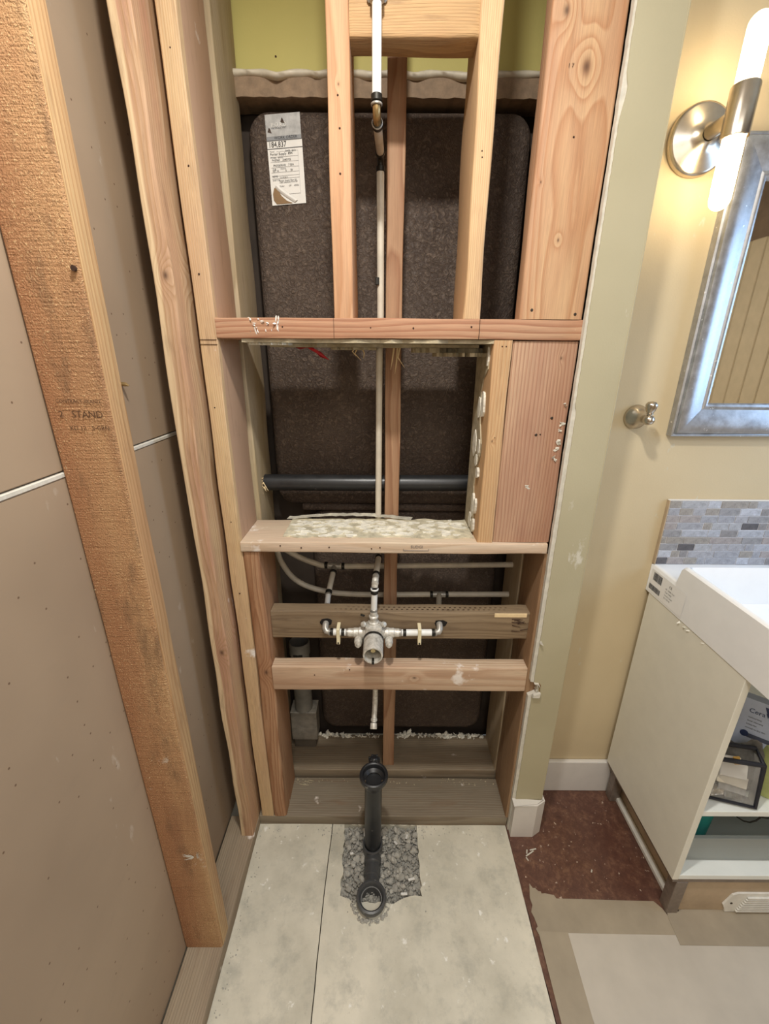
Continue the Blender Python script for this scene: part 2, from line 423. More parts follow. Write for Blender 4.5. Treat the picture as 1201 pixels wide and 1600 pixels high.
M_lgrey = plain('grey_label_paper', (176, 176, 174), .6, var=.12, scale=60)
M_bprint = plain('black_print', (36, 34, 34), .7)
M_gprint = plain('grey_print', (96, 96, 98), .7)
M_tan = plain('tan_label_back', (134, 104, 66), .6)
M_redpl = plain('red_plastic_scrap', (196, 34, 44), .4)
k = NB('clear_plastic'); k.col((1, 1, 1, 1)); k.set(.12); k.b.inputs['Transmission Weight'].default_value = .85; k.b.inputs['IOR'].default_value = 1.2; M_clear = k.m
M_splint = plain('pale_splinter', (232, 208, 164), .7)

# ================================================================ THE ROOM
W_L, W_R, Y_B, Z_C = -0.474, 1.72, -1.42, 2.26
# left wall: the back of two drywall sheets, brown paper towards us
wl = thing('wall_left', (W_L-.01, .3, 0), 'brown-papered back of the drywall on the left', kind='structure'); del wl['label']
bm = BM(); box(bm, W_L-.013, W_L, Y_B, 1.06, .03, 1.213, .0015); mk('lower_drywall_sheet', bm, M_paper, wl)
bm = BM(); box(bm, W_L-.0135, W_L-.0015, Y_B, 1.06, 1.2225, Z_C, .0015); mk('upper_drywall_sheet', bm, M_paper, wl)
bm = BM(); box(bm, W_L-.015, W_L+.0012, Y_B, 1.06, 1.2135, 1.2205, .001); mk('seam_strip', bm, M_gyp, wl)
bm = BM(); box(bm, W_L-.04, W_L-.0136, Y_B, 1.30, 0, Z_C); mk('backing', bm, M_gyp, wl)
# screw points sticking through the sheet
for (yy, zz, r) in ((.80, 1.335, .0035), (.77, 1.25, .0016), (.71, 1.42, .0012)):
    bm = BM(); tube(bm, [(W_L-.003, yy, zz), (W_L+.008, yy, zz-.001), (W_L+.013, yy, zz-.003)], [r, r, r*.3], 8); mk('screw_tip', bm, M_brass, wl, True)

# ceiling, back wall and right wall close the room
bm = BM(); box(bm, W_L-.04, W_R+.05, Y_B-.05, 1.32, Z_C, Z_C+.04); tag(mk('ceiling', bm, M_ceil), kind='structure')
M_bead = plain('tan_beadboard', (196, 176, 142), .5, var=.03)
M_brown = plain('brown_upper_wall', (120, 98, 76), .7)
wr = thing('wall_right', (W_R, 0, 0), kind='structure')
nb = int((1.055-Y_B)/.092)
for i in range(nb):
    y0 = Y_B+i*.092; win = y0+.09 > .30 and y0 < .83
    for (za, zb) in (((0, 1.14), (1.86, 1.90)) if win else ((0, 1.90),)):
        bm = BM(); box(bm, W_R-.012, W_R, y0+.0015, y0+.0905, za, zb, .004); mk('panel_board', bm, M_bead, wr)
bm = BM()
for (a, b, c, d) in ((Y_B, .30, 0, Z_C), (.83, 1.06, 0, Z_C), (.30, .83, 0, 1.14), (.30, .83, 1.86, Z_C)): box(bm, W_R, W_R+.03, a, b, c, d)
mk('backing', bm, M_brown, wr)
wb = thing('wall_back', (.6, Y_B, 0), kind='structure')
bm = BM(); box(bm, W_L-.04, W_R+.03, Y_B-.05, Y_B, 0, Z_C); mk('wall_board', bm, M_wall, wb)
wn = thing('window_1', (W_R, .565, 1.14), kind='structure')
bm = BM()
for (a, b, c, d) in ((.28, .32, 1.12, 1.88), (.81, .85, 1.12, 1.88), (.32, .81, 1.12, 1.16), (.32, .81, 1.84, 1.88)): box(bm, W_R-.022, W_R+.03, a, b, c, d, .003)
mk('window_frame', bm, M_trim, wn)
bm = BM(); box(bm, W_R-.010, W_R+.02, .32, .81, 1.49, 1.51, .002); mk('meeting_rail', bm, M_trim, wn)

# floor: two concrete slabs with the joint between them, a hole broken out round the drain, red-brown floor on the right
fl = thing('floor', (0, .4, 0), kind='structure')
rj = random.Random(3)
jy = [Y_B+i*(1.40-Y_B)/60 for i in range(61)]
jx = [-.155+.0035*(rj.random()-.5)+.003*sin(y*6) for y in jy]
bm = BM(); poly(bm, [(W_L-.04, Y_B), (jx[0]-.0012, Y_B)]+[(x-.0013, y) for x, y in zip(jx, jy)][1:]+[(W_L-.04, 1.40)], 'XY', -.05, 0); mk('concrete_slab', bm, M_conc, fl)
hole = []
hp = [(-.118, .925), (-.112, .74), (-.08, .722), (.03, .722), (.075, .736), (.108, .74), (.108, .925)]
for i in range(len(hp)):
    a, b = hp[i], hp[(i+1) % len(hp)]; n = max(2, int((Vector(a)-Vector(b)).length/.012))
    for j in range(n): hole.append((a[0]+(b[0]-a[0])*j/n+rj.uniform(-.003, .003), a[1]+(b[1]-a[1])*j/n+rj.uniform(-.003, .003)))
bm = BM()
out = [(x+.0013, y) for x, y in zip(jx, jy)]+[(.386, 1.40), (.386, Y_B)]
O = [bm.verts.new((x, y, 0)) for x, y in out]; H = [bm.verts.new((x, y, 0)) for x, y in hole]
es = [bm.edges.new((O[i], O[(i+1) % len(O)])) for i in range(len(O))]+[bm.edges.new((H[i], H[(i+1) % len(H)])) for i in range(len(H))]
bmesh.ops.triangle_fill(bm, edges=es, use_beauty=True)
for L in (O, H):
    Bt = [bm.verts.new((v.co.x, v.co.y, -.06)) for v in L]
    for i in range(len(L)): bm.faces.new((L[i], L[(i+1) % len(L)], Bt[(i+1) % len(L)], Bt[i]))
mk('concrete_slab', bm, M_conc, fl)
bm = BM(); box(bm, W_L-.04, W_R+.03, Y_B, 1.40, -.12, -.05); mk('subfloor', bm, M_stone, fl)
bm = BM(); poly(bm, [(.3862, Y_B)]+[(.387+rj.uniform(-.0015, .0015), y) for y in jy[1:-1]]+[(.3862, 1.06), (W_R+.03, 1.06), (W_R+.03, Y_B)], 'XY', -.05, .0012); mk('stained_concrete', bm, M_red, fl)

# ---- rubble in the hole
gp = thing('rubble_patch', (0, .83, -.03), 'patch of broken grey rubble filling the square hole round the drain pipe', 'rubble')
rs = random.Random(11)
protos = []
for i in range(6):
    bm = BM(); blob(bm, (0, 0, 0), 1, rs); me = bpy.data.meshes.new('stone'); bm.to_mesh(me); bm.free(); me.materials.append(M_stone); protos.append(me)
for i in range(190):
    x = rs.uniform(-.108, .1); y = rs.uniform(.745, .915); r = rs.choice((.006, .007, .008, .010, .012))
    o = bpy.data.objects.new('stone', protos[i % 6]); C.objects.link(o); o.parent = gp
    o.location = Vector((x, y, -.006+rs.uniform(-.004, .004)))-wloc(gp); o.scale = (r, r, r); o.rotation_euler = (rs.uniform(-.5, .5), rs.uniform(-.5, .5), rs.uniform(0, 6))
bm = BM()
for i in range(1500): blob(bm, (rs.uniform(-.114, .107), rs.uniform(.724, .922), rs.uniform(-.016, -.004)), rs.uniform(.0018, .005), rs)
tag(mk('fine_gravel', bm, M_stone, gp), kind='stuff')
bm = BM(); box(bm, -.125, .115, .715, .93, -.05, -.018); mk('packed_dirt', bm, M_stone, gp)
for (x, y, l, a) in ((.075, .89, .022, 1.3), (-.055, .90, .03, 1.7), (-.052, .875, .018, 1.2), (.082, .775, .02, .4), (.04, .87, .014, 2.2), (-.09, .84, .01, .3), (.06, .74, .018, .2)):
    bm = BM(); box(bm, -l/2, l/2, -.003, .003, 0, .0015); bm.transform(Matrix.Translation((x, y, .004)) @ Matrix.Rotation(a, 4, 'Z') @ Matrix.Rotation(.3, 4, 'Y')); mk('tile_chip', bm, M_white, gp)
bm = BM()
for i in range(260):
    t = rs.random()
    if t < .45: x, y = rs.gauss(0, .16), rs.uniform(.885, .922)
    elif t < .7: x, y = rs.uniform(-.376, -.355), rs.uniform(.5, .92)
    else: x, y = rs.uniform(-.16, .16), rs.uniform(.68, .92)
    if abs(x) > .375: continue
    if -.118 < x < .11 and .72 < y: continue
    blob(bm, (x, y, .0005), rs.uniform(.0008, .0024), rs)
tag(mk('floor_grit', bm, M_stone), 'loose crumbs of grit scattered on the pale concrete floor', 'grit', kind='stuff')

# ================================================================ FRAMING
PK1, PK2, PK3 = (222, 170, 134), (188, 122, 84), (206, 150, 122)
YL1, YL2, YL3 = (232, 196, 150), (198, 150, 100), (220, 180, 138)
GR1, GR2, GR3 = (206, 186, 160), (164, 138, 108), (190, 166, 138)
def board(name, dims, mat, label, cat='stud', axis='Z', bev=.003, wob=.0008, nails=(), group=None, bow=0.0, n=26):
    bm = BM(); lumber(bm, *dims, axis=axis, bev=bev, wob=wob, bow=bow, n=n)
    o = mk(name, bm, mat, None, True, 50); tag(o, label, cat, group)
    for (x, z, yy, kind) in nails:      # nail heads / holes in the front face
        bm = BM(); r = .0032 if kind == 'nail' else .0018
        lathe(bm, [(0, .0012), (r*.7, .001), (r, 0), (r, -.002)], (x, yy, z), (0, -1, 0), 10)
        mk('nail_head' if kind == 'nail' else 'nail_hole', bm, M_nail if kind == 'nail' else M_hole, o, True)
    return o
F = .925
# left wall framing
M = wood('grey_plate_wood', (184, 164, 142), (140, 118, 96), (168, 146, 124), 'Y', (.04, .05), 160, dust=.12, dirt=.3, contrast=.5)
board('bottom_plate', (W_L+.004, -.383, Y_B+.02, .924, 0, .038), M, 'worn grey-brown bottom plate along the left wall on the concrete', 'plate', 'Y', n=60)
ns = board('wall_stud', (-.4735, -.385, .610, .648, .0385, Z_C), M_rough, 'rough-sawn orange stud standing nearest at far left with stamped lettering', 'stud', bev=.004, wob=.0003, n=60)
M = wood('clean_edge_wood', (222, 180, 128), (188, 138, 90), (214, 160, 112), 'Z', (.1, .06), 260, dirt=.25, dust=.03)
bm = BM()
lumber(bm, -.3866, -.3836, .6135, .6475, .04, Z_C-.002, bev=.0004, wob=.0004, n=60); mk('planed_edge', bm, M, ns, True)
for (s, z, x, sz) in (('2   STAND', 1.3015, -.4565, .0135), ('S-GRN', 1.284, -.414, .0085), ('KD 12', 1.284, -.445, .0085), ('CONTRACT BRAND', 1.3215, -.4565, .0068)):
    text(s, sz, (x, .6082, z), (1, 0, -.01), (0, 0, 1), M_ink, ns, 'grade_stamp')
bm = BM(); lathe(bm, [(0, .003), (.0035, .003), (.0035, 0)], (-.391, .609, 1.486), (0, -1, 0), 12); mk('knot', bm, M_hole, ns)
bm = BM()
rr = random.Random(5)
for i in range(16): tube(bm, [(-.405, .6085, .37), (-.405-rr.uniform(.005, .022), .606, .37+rr.uniform(-.008, .014))], [.0007, .0002], 5)
for i in range(12): tube(bm, [(-.398, .6085, .37), (-.398+rr.uniform(.002, .01), .605, .37+rr.uniform(.0, .022))], [.0007, .0002], 5)
mk('wood_splinters', bm, M_gyp, ns)
for i in range(18):
    z = rr.uniform(.1, 1.7); x = rr.uniform(-.468, -.40); bm = BM(); l = rr.uniform(.002, .006)
    if i % 3: continue
    tube(bm, [(x, .608, z), (x+l*.3, .604, z+l)], [.0006, .0002], 5); mk('wood_splinter', bm, M_splint, ns)

M = wood('corner_stud_wood', (226, 190, 148), (186, 140, 98), (210, 150, 122), 'Z', (-.05, .03), 240, knots=((.006, 1.48, .014), (.006, .66, .014)), dirt=.25, contrast=.75, dust=.08, edge=(0, -.004, -1, (222, 196, 158)))
board('corner_stud', (-.421, -.3845, .866, .956, .0385, Z_C), M, 'tall two-tone corner stud with a knot, at the end of the left wall', 'stud', bev=.004, wob=.0016, n=60)
M = wood('king_stud_wood', YL1, (206, 158, 108), (218, 176, 140), 'Z', (-.02, -.08), 300, dirt=.2, contrast=.6, dust=.08, edge=(1, -.056, 1, (178, 146, 122)))
board('king_stud', (-.3745, -.3385, F, 1.062, .0385, Z_C), M, 'tall pale king stud along the left side of the opening, full height', 'stud', bev=.003, wob=.0010, n=60,
      nails=((-.358, 1.86, F, 'hole'), (-.352, 1.70, F, 'hole'), (-.36, 1.28, F, 'hole'), (-.356, 1.02, F, 'hole'), (-.357, .83, F, 'hole'), (-.358, 1.53, F, 'hole')))
M = wood('grey_back_stud_wood', GR1, (172, 148, 116), (190, 168, 128), 'Z', (.03, .12), 200, dirt=.2, knots=((.0, .4, .01),))
board('back_stud', (-.369, -.330, 1.0685, 1.21, .061, Z_C), M, 'grey weathered stud of the rear wall behind the left king stud', 'stud', wob=.0012, n=50)
M = wood('jack_stud_wood', (204, 152, 112), (158, 102, 66), (190, 130, 92), 'Z', (-.01, -.05), 190, dirt=.25, dust=.10, knots=((.005, .55, .014),))
board('jack_stud', (-.3375, -.2975, F, 1.062, .0385, .944), M, 'short rusty-brown jack stud under the left end of the niche sill', 'stud', bev=.008, wob=.0016, n=40)
ks = bpy.data.objects['king_stud']
for z in (1.4135, 1.4045):
    bm = BM(); box(bm, -.3742, -.339, F-.0014, F+.001, z, z+.0004); mk('saw_kerf', bm, M_hole, ks)
# right side
M = wood('right_jack_wood', (186, 146, 108), (140, 98, 66), (172, 130, 94), 'Z', (-.06, .05), 170, dirt=.35, contrast=.6)
board('jack_stud', (.383, .4225, F, 1.062, .0385, .944), M, 'short brown jack stud under the right end of the niche sill', 'stud', bev=.004, wob=.001, n=40)
board('back_stud', (.381, .419, 1.0685, 1.21, .061, Z_C), wood('right_back_wood', GR1, GR2, GR3, 'Z', dirt=.25), 'dull grey stud of the rear wall behind the right jack stud', 'stud')
M = wood('wide_board_wood', (224, 176, 132), (190, 130, 90), (210, 156, 122), 'Z', (.01, .10), 150, knots=((.005, .385, .020), (-.006, .135, .006), (-.05, .225, .004), (-.038, .455, .014)), dirt=.08, contrast=.75, warp=.02)
board('wide_board', (.264, .3885, F, .966, 1.4545, Z_C), M, 'wide knotty plank standing on the right end of the header shelf', 'board', bev=.006, wob=.0007, n=40,
      nails=((.286, 1.471, F, 'nail'), (.372, 1.464, F, 'nail'), (.325, 1.745, F, 'hole')))
bm_o = bpy.data.objects['wide_board']
# pencil-like printed numerals by the big knot
text('1 7', .008, (.300, F-.0011, 1.838), (1, 0, 0), (0, 0, 1), M_hole, bm_o, 'printed_mark')
# header shelf
M = wood('header_wood', (206, 148, 114), (164, 100, 70), (216, 166, 132), 'X', (.05, -.02), 160, dirt=.1, dust=.05, contrast=.8, warp=.02)
hd = board('header_board', (-.3375, .391, F-.001, 1.062, 1.4165, 1.4542), M, 'reddish header board spanning the opening above the niche', 'board', 'X', bev=.002, wob=.0006,
      nails=((-.205, 1.438, F-.001, 'hole'), (-.03, 1.437, F-.001, 'hole'), (.055, 1.437, F-.001, 'hole'), (.17, 1.44, F-.001, 'hole')), n=50)
for x in (-.103, .186):
    bm = BM(); box(bm, x-.0004, x+.0004, F-.0022, F-.0005, 1.4168, 1.4538); mk('pencil_line', bm, M_hole, hd)
bm = BM(); rr = random.Random(4)
for i in range(26): blob(bm, (rr.uniform(-.27, -.205), F-.0015, rr.uniform(1.428, 1.4535)), rr.uniform(.0012, .0045), rr, (.6, .12, 2.0))
mk('white_paint_scuff', bm, M_white, hd)
# torn backer and thinset under the header
tb = thing('torn_backer', (0, 1.0, 1.40), 'ragged torn tile backer and mortar hanging under the header board', 'debris')
rr = random.Random(21)
for (x0, x1, y0, y1, z0, z1, am, m) in ((-.29, .22, F+.006, 1.05, 1.409, 1.416, .004, M_mortar2), (-.25, .2, .99, 1.075, 1.402, 1.4085, .008, M_mortar2), (-.12, -.02, 1.0, 1.08, 1.397, 1.4015, .006, M_mortar2), (.06, .218, 1.01, 1.085, 1.392, 1.4015, .012, M_mortar2), (.11, .218, .98, 1.07, 1.384, 1.3918, .014, M_mortar2), (-.28, -.2, .94, 1.0, 1.405, 1.4088, .006, M_mortar)):
    n = 22; pts = [(x0+(x1-x0)*i/n, y0+rr.uniform(-1, 1)*am*1.2) for i in range(n+1)]+[(x1-(x1-x0)*i/n, y1+rr.uniform(-1, 1)*am) for i in range(n+1)]
    bm = BM(); poly(bm, pts, 'XY', z0, z1); mk('backer_layer', bm, m, tb)
for (x, y, l) in ((.02, 1.075, .05), (.028, 1.077, .06), (.034, 1.074, .045), (-.065, 1.08, .03), (-.057, 1.08, .026), (-.07, 1.078, .02)):
    bm = BM(); tube(bm, [(x, y, 1.404), (x+rr.uniform(-.008, .008), y-.004, 1.404-l*.5), (x+rr.uniform(-.012, .012), y-.002, 1.404-l)], [.0022, .0016, .0004], 5); mk('splinter', bm, M_splint, tb)
bm = BM(); sheet(bm, [(-.214, 1.058, 1.404), (-.2, 1.058, 1.409), (-.17, 1.056, 1.4085), (-.163, 1.054, 1.399), (-.148, 1.052, 1.392), (-.130, 1.05, 1.375), (-.150, 1.05, 1.381), (-.160, 1.053, 1.390), (-.172, 1.054, 1.396), (-.180, 1.056, 1.401), (-.198, 1.057, 1.398)])
r = bmesh.ops.solidify(bm, geom=bm.faces[:], thickness=.0012)
tag(mk('plastic_scrap', bm, M_redpl), 'small torn scrap of red plastic hanging under the header board', 'scrap')
bm = BM(); box(bm, -.045, .03, 1.04, 1.078, 1.4125, 1.416, .001); mk('green_tape', bm, plain('dark_green_tape', (38, 72, 52), .5), tb)

# upper studs and top block
M = wood('upper_left_stud_wood', (226, 172, 130), (196, 136, 94), (218, 158, 118), 'Z', (-.03, .1), 170, knots=((.0, .36, .004),), dirt=.08, contrast=.7)
board('upper_stud', (-.1015, -.0635, F, 1.063, 1.4545, Z_C), M, 'orange-pink stud on the header, left of the white riser pipe', 'stud', bev=.003, nails=((-.084, 1.80, F, 'hole'), (-.082, 1.755, F, 'hole'), (-.083, 1.69, F, 'hole')))
M = wood('upper_right_stud_wood', (236, 196, 148), (204, 152, 104), (230, 184, 140), 'Z', (.04, -.09), 260, dirt=.08, contrast=.6)
board('upper_stud', (.152, .1865, F, 1.065, 1.4545, Z_C), M, 'pale yellowish stud on the header, between the top block and wide board', 'stud', bev=.005, wob=.0018, nails=((.164, 1.758, F, 'hole'), (.167, 1.724, F, 'hole'), (.168, 1.715, F, 'hole')))
M = wood('block_wood', (218, 176, 122), (176, 128, 80), (206, 156, 104), 'X', (.1, .03), 300, dirt=.3, dust=.03, contrast=.4, bump=.7)
board('top_block', (-.063, .1515, .932, .985, 1.878, 1.975), M, 'rough horizontal block between the two upper studs, at the top', 'block', 'X', bev=.006, wob=.0022)
# niche post and filler board
M = wood('niche_post_wood', (228, 182, 132), (196, 140, 92), (220, 170, 124), 'Z', (-.07, .03), 280, knots=((-.005, .24, .005),), dirt=.12, contrast=.7)
npst = board('niche_post', (.2185, .2555, F, 1.066, .9725, 1.4158), M, 'narrow post at the right edge of the niche with mortar spots', 'stud', bev=.003, wob=.001, nails=((.235, 1.404, F, 'hole'), (.243, 1.404, F, 'hole'), (.237, 1.22, F, 'hole')))
M = wood('filler_wood', (198, 144, 118), (166, 110, 86), (220, 176, 146), 'Z', (-.11, .04), 170, knots=((.035, .41, .006),), dirt=.03, contrast=.65, dust=.04)
fb = board('filler_board', (.257, .3905, F+.004, F+.042, .9725, 1.4145), M, 'wide pinkish board filling between niche post and painted wall end', 'board', bev=.004, wob=.0008, nails=((.327, 1.226, F+.004, 'nail'), (.336, 1.227, F+.004, 'hole'), (.356, 1.262, F+.004, 'nail')))
bm = BM(); rr = random.Random(8)
for (x, z, r) in ((.381, 1.29, .006), (.378, 1.25, .008), (.376, 1.235, .006), (.377, 1.21, .008), (.375, 1.195, .006), (.374, 1.175, .008), (.322, 1.108, .005), (.318, 1.11, .003)):
    for j in range(5): blob(bm, (x+rr.uniform(-.6, .6)*r, F+.0035, z+rr.uniform(-.6, .6)*r), r*rr.uniform(.3, .7), rr, (1.4, .15, .8))
mk('plaster_smear', bm, M_gyp, fb)
# mortar on the niche side of the post
rr = random.Random(33)
bm = BM(); pts = [(1.03, .975), (.985, .975), (.975, 1.02), (.985, 1.05), (1.0, 1.09), (.99, 1.13), (.965, 1.17), (.96, 1.2), (.985, 1.24), (.99, 1.27), (1.0, 1.31), (.985, 1.34), (.95, 1.36), (.945, 1.414), (1.075, 1.414), (1.07, 1.2), (1.075, .975)]
poly(bm, pts, 'YZ', .2155, .2184); mk('mortar_layer', bm, M_mortar2, npst)
for (y, z, a, b) in ((.968, 1.285, .012, .03), (1.0, 1.275, .012, .025), (.955, 1.385, .008, .022), (.972, 1.19, .009, .02), (.99, 1.155, .012, .014), (.97, 1.13, .012, .012), (.965, 1.05, .01, .02), (.99, 1.045, .012, .03), (.975, .998, .012, .018), (1.01, 1.0, .015, .02), (1.02, 1.19, .02, .03)):
    n = 12; bm = BM(); pts = [(y+a*cos(2*pi*i/n)*rr.uniform(.85, 1.1), z+b*sin(2*pi*i/n)*rr.uniform(.85, 1.1)) for i in range(n)]
    poly(bm, pts, 'YZ', .2135, .2186); mk('mortar_spot', bm, M_mortar, npst)
# sill
M = wood('sill_wood', (236, 214, 192), (206, 168, 138), (230, 200, 180), 'X', (.03, .1), 170, dirt=.08, dust=.4, contrast=.55)
sl = board('niche_sill', (-.3385, .384, F-.006, 1.066, .9455, .972), M, 'whitish horizontal sill board at the bottom of the niche', 'board', 'X', bev=.003, wob=.0008, n=50,
      nails=((-.245, .963, F-.006, 'hole'), (-.196, .958, F-.006, 'hole'), (-.13, .96, F-.006, 'hole'), (-.03, .957, F-.006, 'hole'), (-.01, .96, F-.006, 'hole')))
bm = BM(); rr = random.Random(2); n = 26
pts = [(-.245+.46*i/n, .947+rr.uniform(-.004, .004)) for i in range(n+1)]+[(.215-.46*i/n, 1.068+rr.uniform(-.006, .008)) for i in range(n+1)]
poly(bm, pts, 'XY', .9715, .9745); mk('mortar_layer', bm, plain('greyed_sill_mortar', (192, 184, 160), .9, var=.16, scale=45, bump=.6, bscale=160, bdist=.002), sl)
bm = BM()
for i in range(150):
    x = rr.uniform(-.225, .2); y = rr.uniform(.955, 1.06); n = 11; r = rr.uniform(.003, .014)
    pts = [(x+r*1.5*cos(2*pi*j/n)*rr.uniform(.35, 1.2), y+r*.75*sin(2*pi*j/n)*rr.uniform(.35, 1.2)) for j in range(n)]
    poly(bm, pts, 'XY', .9742, .9752+rr.uniform(0, .0022))
tag(mk('mortar_flakes', bm, M_mortar, sl), kind='stuff')
text('SUDGI', .010, (.062, F-.0068, .9595), (1, 0, 0), (0, 0, 1), M_gprint, sl, 'pencil_note')
bm = BM()
for (a, b, c, d) in ((.045, .105, .9525, .9532), (.045, .0457, .9525, .9575), (.1043, .105, .9525, .9575)): box(bm, a, b, F-.0072, F-.006, c, d)
mk('pencil_box', bm, M_gprint, sl)
# curled torn board lying at the back of the sill
bm = BM(); rr = random.Random(6); n = 30; A = []; B = []
for i in range(n+1):
    t = i/n; x = -.26+.33*t; h = .975+.011*sin(pi*t)+rr.uniform(-.0012, .0012)
    A.append(bm.verts.new((x, 1.062, h))); B.append(bm.verts.new((x+.006, 1.076, h+.003+rr.uniform(-.001, .001))))
    if i: bm.faces.new((A[i-1], A[i], B[i], B[i-1]))
bmesh.ops.solidify(bm, geom=bm.faces[:], thickness=.0028)
tag(mk('torn_board_strip', bm, M_mortar), 'thin curled strip of torn board along the back edge of the sill', 'debris')

# blocking and drilled plank
M = wood('blocking_wood', (234, 204, 178), (186, 140, 110), (214, 172, 144), 'X', (.06, .08), 120, dirt=.12, dust=.35, contrast=.6, knots=((.045, .04, .01),))
bk = board('blocking', (-.2965, .3825, F, .965, .531, .608), M, 'pale pinkish horizontal blocking below the shower valve', 'board', 'X', bev=.004, wob=.0008, nails=((-.184, .582, F, 'hole'), (-.09, .60, F, 'hole')), n=50)
M = wood('plank_wood', (150, 124, 96), (108, 82, 58), (168, 142, 112), 'X', (.05, .07), 230, dirt=.4, contrast=.6, dirtc=(78, 60, 44))
pk = board('valve_backing', (-.2965, .3825, .962, 1.002, .672, .7555), M, 'dull brown drilled plank the shower valve is strapped to', 'board', 'X', bev=.003, wob=.0012, n=50)
for i in range(34):        # incising slits on its top
    for r in range(2):
        x = -.13+i*.0135+r*.006
        if x > .33: continue
        bm = BM(); box(bm, x, x+.0055, .974+r*.010, .9752+r*.010, .7548, .7561); mk('incised_slit', bm, M_hole, pk)
for (x, z, r) in ((-.153, .724, .0135), (.150, .722, .0145)):
    n = 16; rr = random.Random(int(r*9999)); bm = BM()
    poly(bm, [(x+r*1.15*cos(2*pi*i/n)*rr.uniform(.85, 1.15), z+r*.75*sin(2*pi*i/n)*rr.uniform(.85, 1.15)) for i in range(n)], 'XZ', .9602, .963); mk('drilled_hole', bm, plain('drilled_hole_dark', (22, 16, 12), .95), pk)
for (x, z, l, h) in ((.29, .742, .085, .012),):
    bm = BM(); box(bm, x, x+l, .9598, .963, z, z+h, .001); mk('fresh_split', bm, M_splint, pk)
bm = BM(); rr = random.Random(12)
for i in range(9):
    x = .335+rr.uniform(0, .03); z = .70+rr.uniform(0, .04); tube(bm, [(x, .9605, z), (x+.022, .9605, z+rr.uniform(-.008, .008))], [.0012, .0005], 5)
mk('split_crack', bm, M_hole, pk)

# bottom plates
M = wood('front_plate_wood', (146, 130, 112), (112, 92, 74), (160, 146, 128), 'X', (.05, .1), 140, dirt=.3, dust=.18, contrast=.5)
board('bottom_plate', (-.383, .3885, F+.001, 1.056, 0, .038), M, 'dusty brown bottom plate of the shower wall behind the drain riser', 'plate', 'X', bev=.002, n=50)
M = wood('rear_plate_wood', (146, 126, 104), (108, 86, 66), (160, 142, 120), 'X', (.05, .1), 140, dirt=.3, dust=.1, contrast=.5)
board('bottom_plate', (-.40, .42, 1.068, 1.212, .0, .060), M, 'dark dusty bottom plate of the rear wall, under the centre stud', 'plate', 'X', bev=.003, n=50)
M = wood('centre_stud_wood', (190, 142, 108), (152, 100, 70), (200, 152, 118), 'Z', (-.015, .09), 200, dirt=.12, contrast=.75)
board('centre_stud', (.0, .038, 1.086, 1.115, .0605, Z_C), M, 'single reddish stud in the middle of the rear wall, behind the pipes', 'stud', bev=.003, wob=.0008, n=50)

# ================================================================ REAR CAVITY: tub surround, greenboard
wfr = thing('wall_rear', (0, 1.28, 0), kind='structure')
bm = BM(); box(bm, -.60, .60, 1.272, 1.32, 0, Z_C); mk('added_dark_backing', bm, M_dark, wfr)  # backing added to close the cavity against world light
bm = BM(); box(bm, -.60, .60, 1.225, 1.24, 1.957, Z_C, .001); mk('green_drywall_sheet', bm, M_green, wfr)
for (x, z) in ((-.245, 2.0), (.24, 2.05)):
    bm = BM(); lathe(bm, [(0, .001), (.002, .001), (.002, 0)], (x, 1.2249, z), (0, -1, 0), 8); mk('screw_head', bm, M_hole, wfr)
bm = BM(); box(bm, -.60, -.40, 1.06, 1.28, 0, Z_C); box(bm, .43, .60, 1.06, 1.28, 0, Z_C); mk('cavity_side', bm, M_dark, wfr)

ts = thing('shower_surround', (0, 1.23, .075), 'dark brown rough back of a fibreglass tub surround inside the wall', 'shower surround')
def rpanel(x0, x1, z0, z1, rad, yf, yb, crown):
    bm = BM(); rings = []
    for (ins, yy) in ((0, yb), (0, yf+crown), (crown*.3, yf+crown*.35), (crown, yf)):
        ring = []
        for cx_, cz_, a0 in ((x1-rad, z1-rad, 0), (x0+rad, z1-rad, 90), (x0+rad, z0+rad, 180), (x1-rad, z0+rad, 270)):
            for j in range(9):
                a = radians(a0+j*11.25); ring.append(bm.verts.new((cx_+(rad-ins)*cos(a), yy, cz_+(rad-ins)*sin(a))))
        rings.append(ring)
    m = len(rings[0])
    for i in range(len(rings)-1):
        for j in range(m): bm.faces.new((rings[i][j], rings[i][(j+1) % m], rings[i+1][(j+1) % m], rings[i+1][j]))
    bm.faces.new(rings[-1]); return bm
mk('wall_panel', rpanel(-.318, .332, .965, 1.903, .05, 1.203, 1.262, .022), M_fiber, ts, True, 60)
mk('tub_back', rpanel(-.225, .36, .078, .948, .06, 1.218, 1.268, .022), M_fiber, ts, True, 60)
bm = BM(); lumber(bm, -.245, .37, 1.208, 1.262, .945, .968, 'X', .009, .001); mk('ledge', bm, M_fiber, ts, True)
bm = BM(); rr = random.Random(14); n = 60
pts = [(-.40+.82*i/n, 1.914+rr.uniform(-.0015, .0015)) for i in range(n+1)]+[(.42, 1.955), (-.40, 1.955)]
poly(bm, pts, 'XZ', 1.188, 1.262); mk('mounting_flange', bm, M_band, ts)
bm = BM(); n = 90; A = []; segs = 8
rings = []
for i in range(n+1):
    x = -.40+.82*i/n
    dip = .010*math.exp(-((x+.236)/.020)**2)+.005*math.exp(-((x+.15)/.012)**2)+.007*math.exp(-((x-.06)/.02)**2)+.008*math.exp(-((x-.17)/.03)**2)+.006*math.exp(-((x+.035)/.02)**2)
    zc_ = 1.9545-dip; yc = 1.192-dip*1.2
    rings.append([bm.verts.new((x, yc+.012*cos(2*pi*j/segs), zc_+(.0065+.001*sin(x*90))*sin(2*pi*j/segs))) for j in range(segs)])
for i in range(n):
    for j in range(segs): bm.faces.new((rings[i][j], rings[i][(j+1) % segs], rings[i+1][(j+1) % segs], rings[i+1][j]))
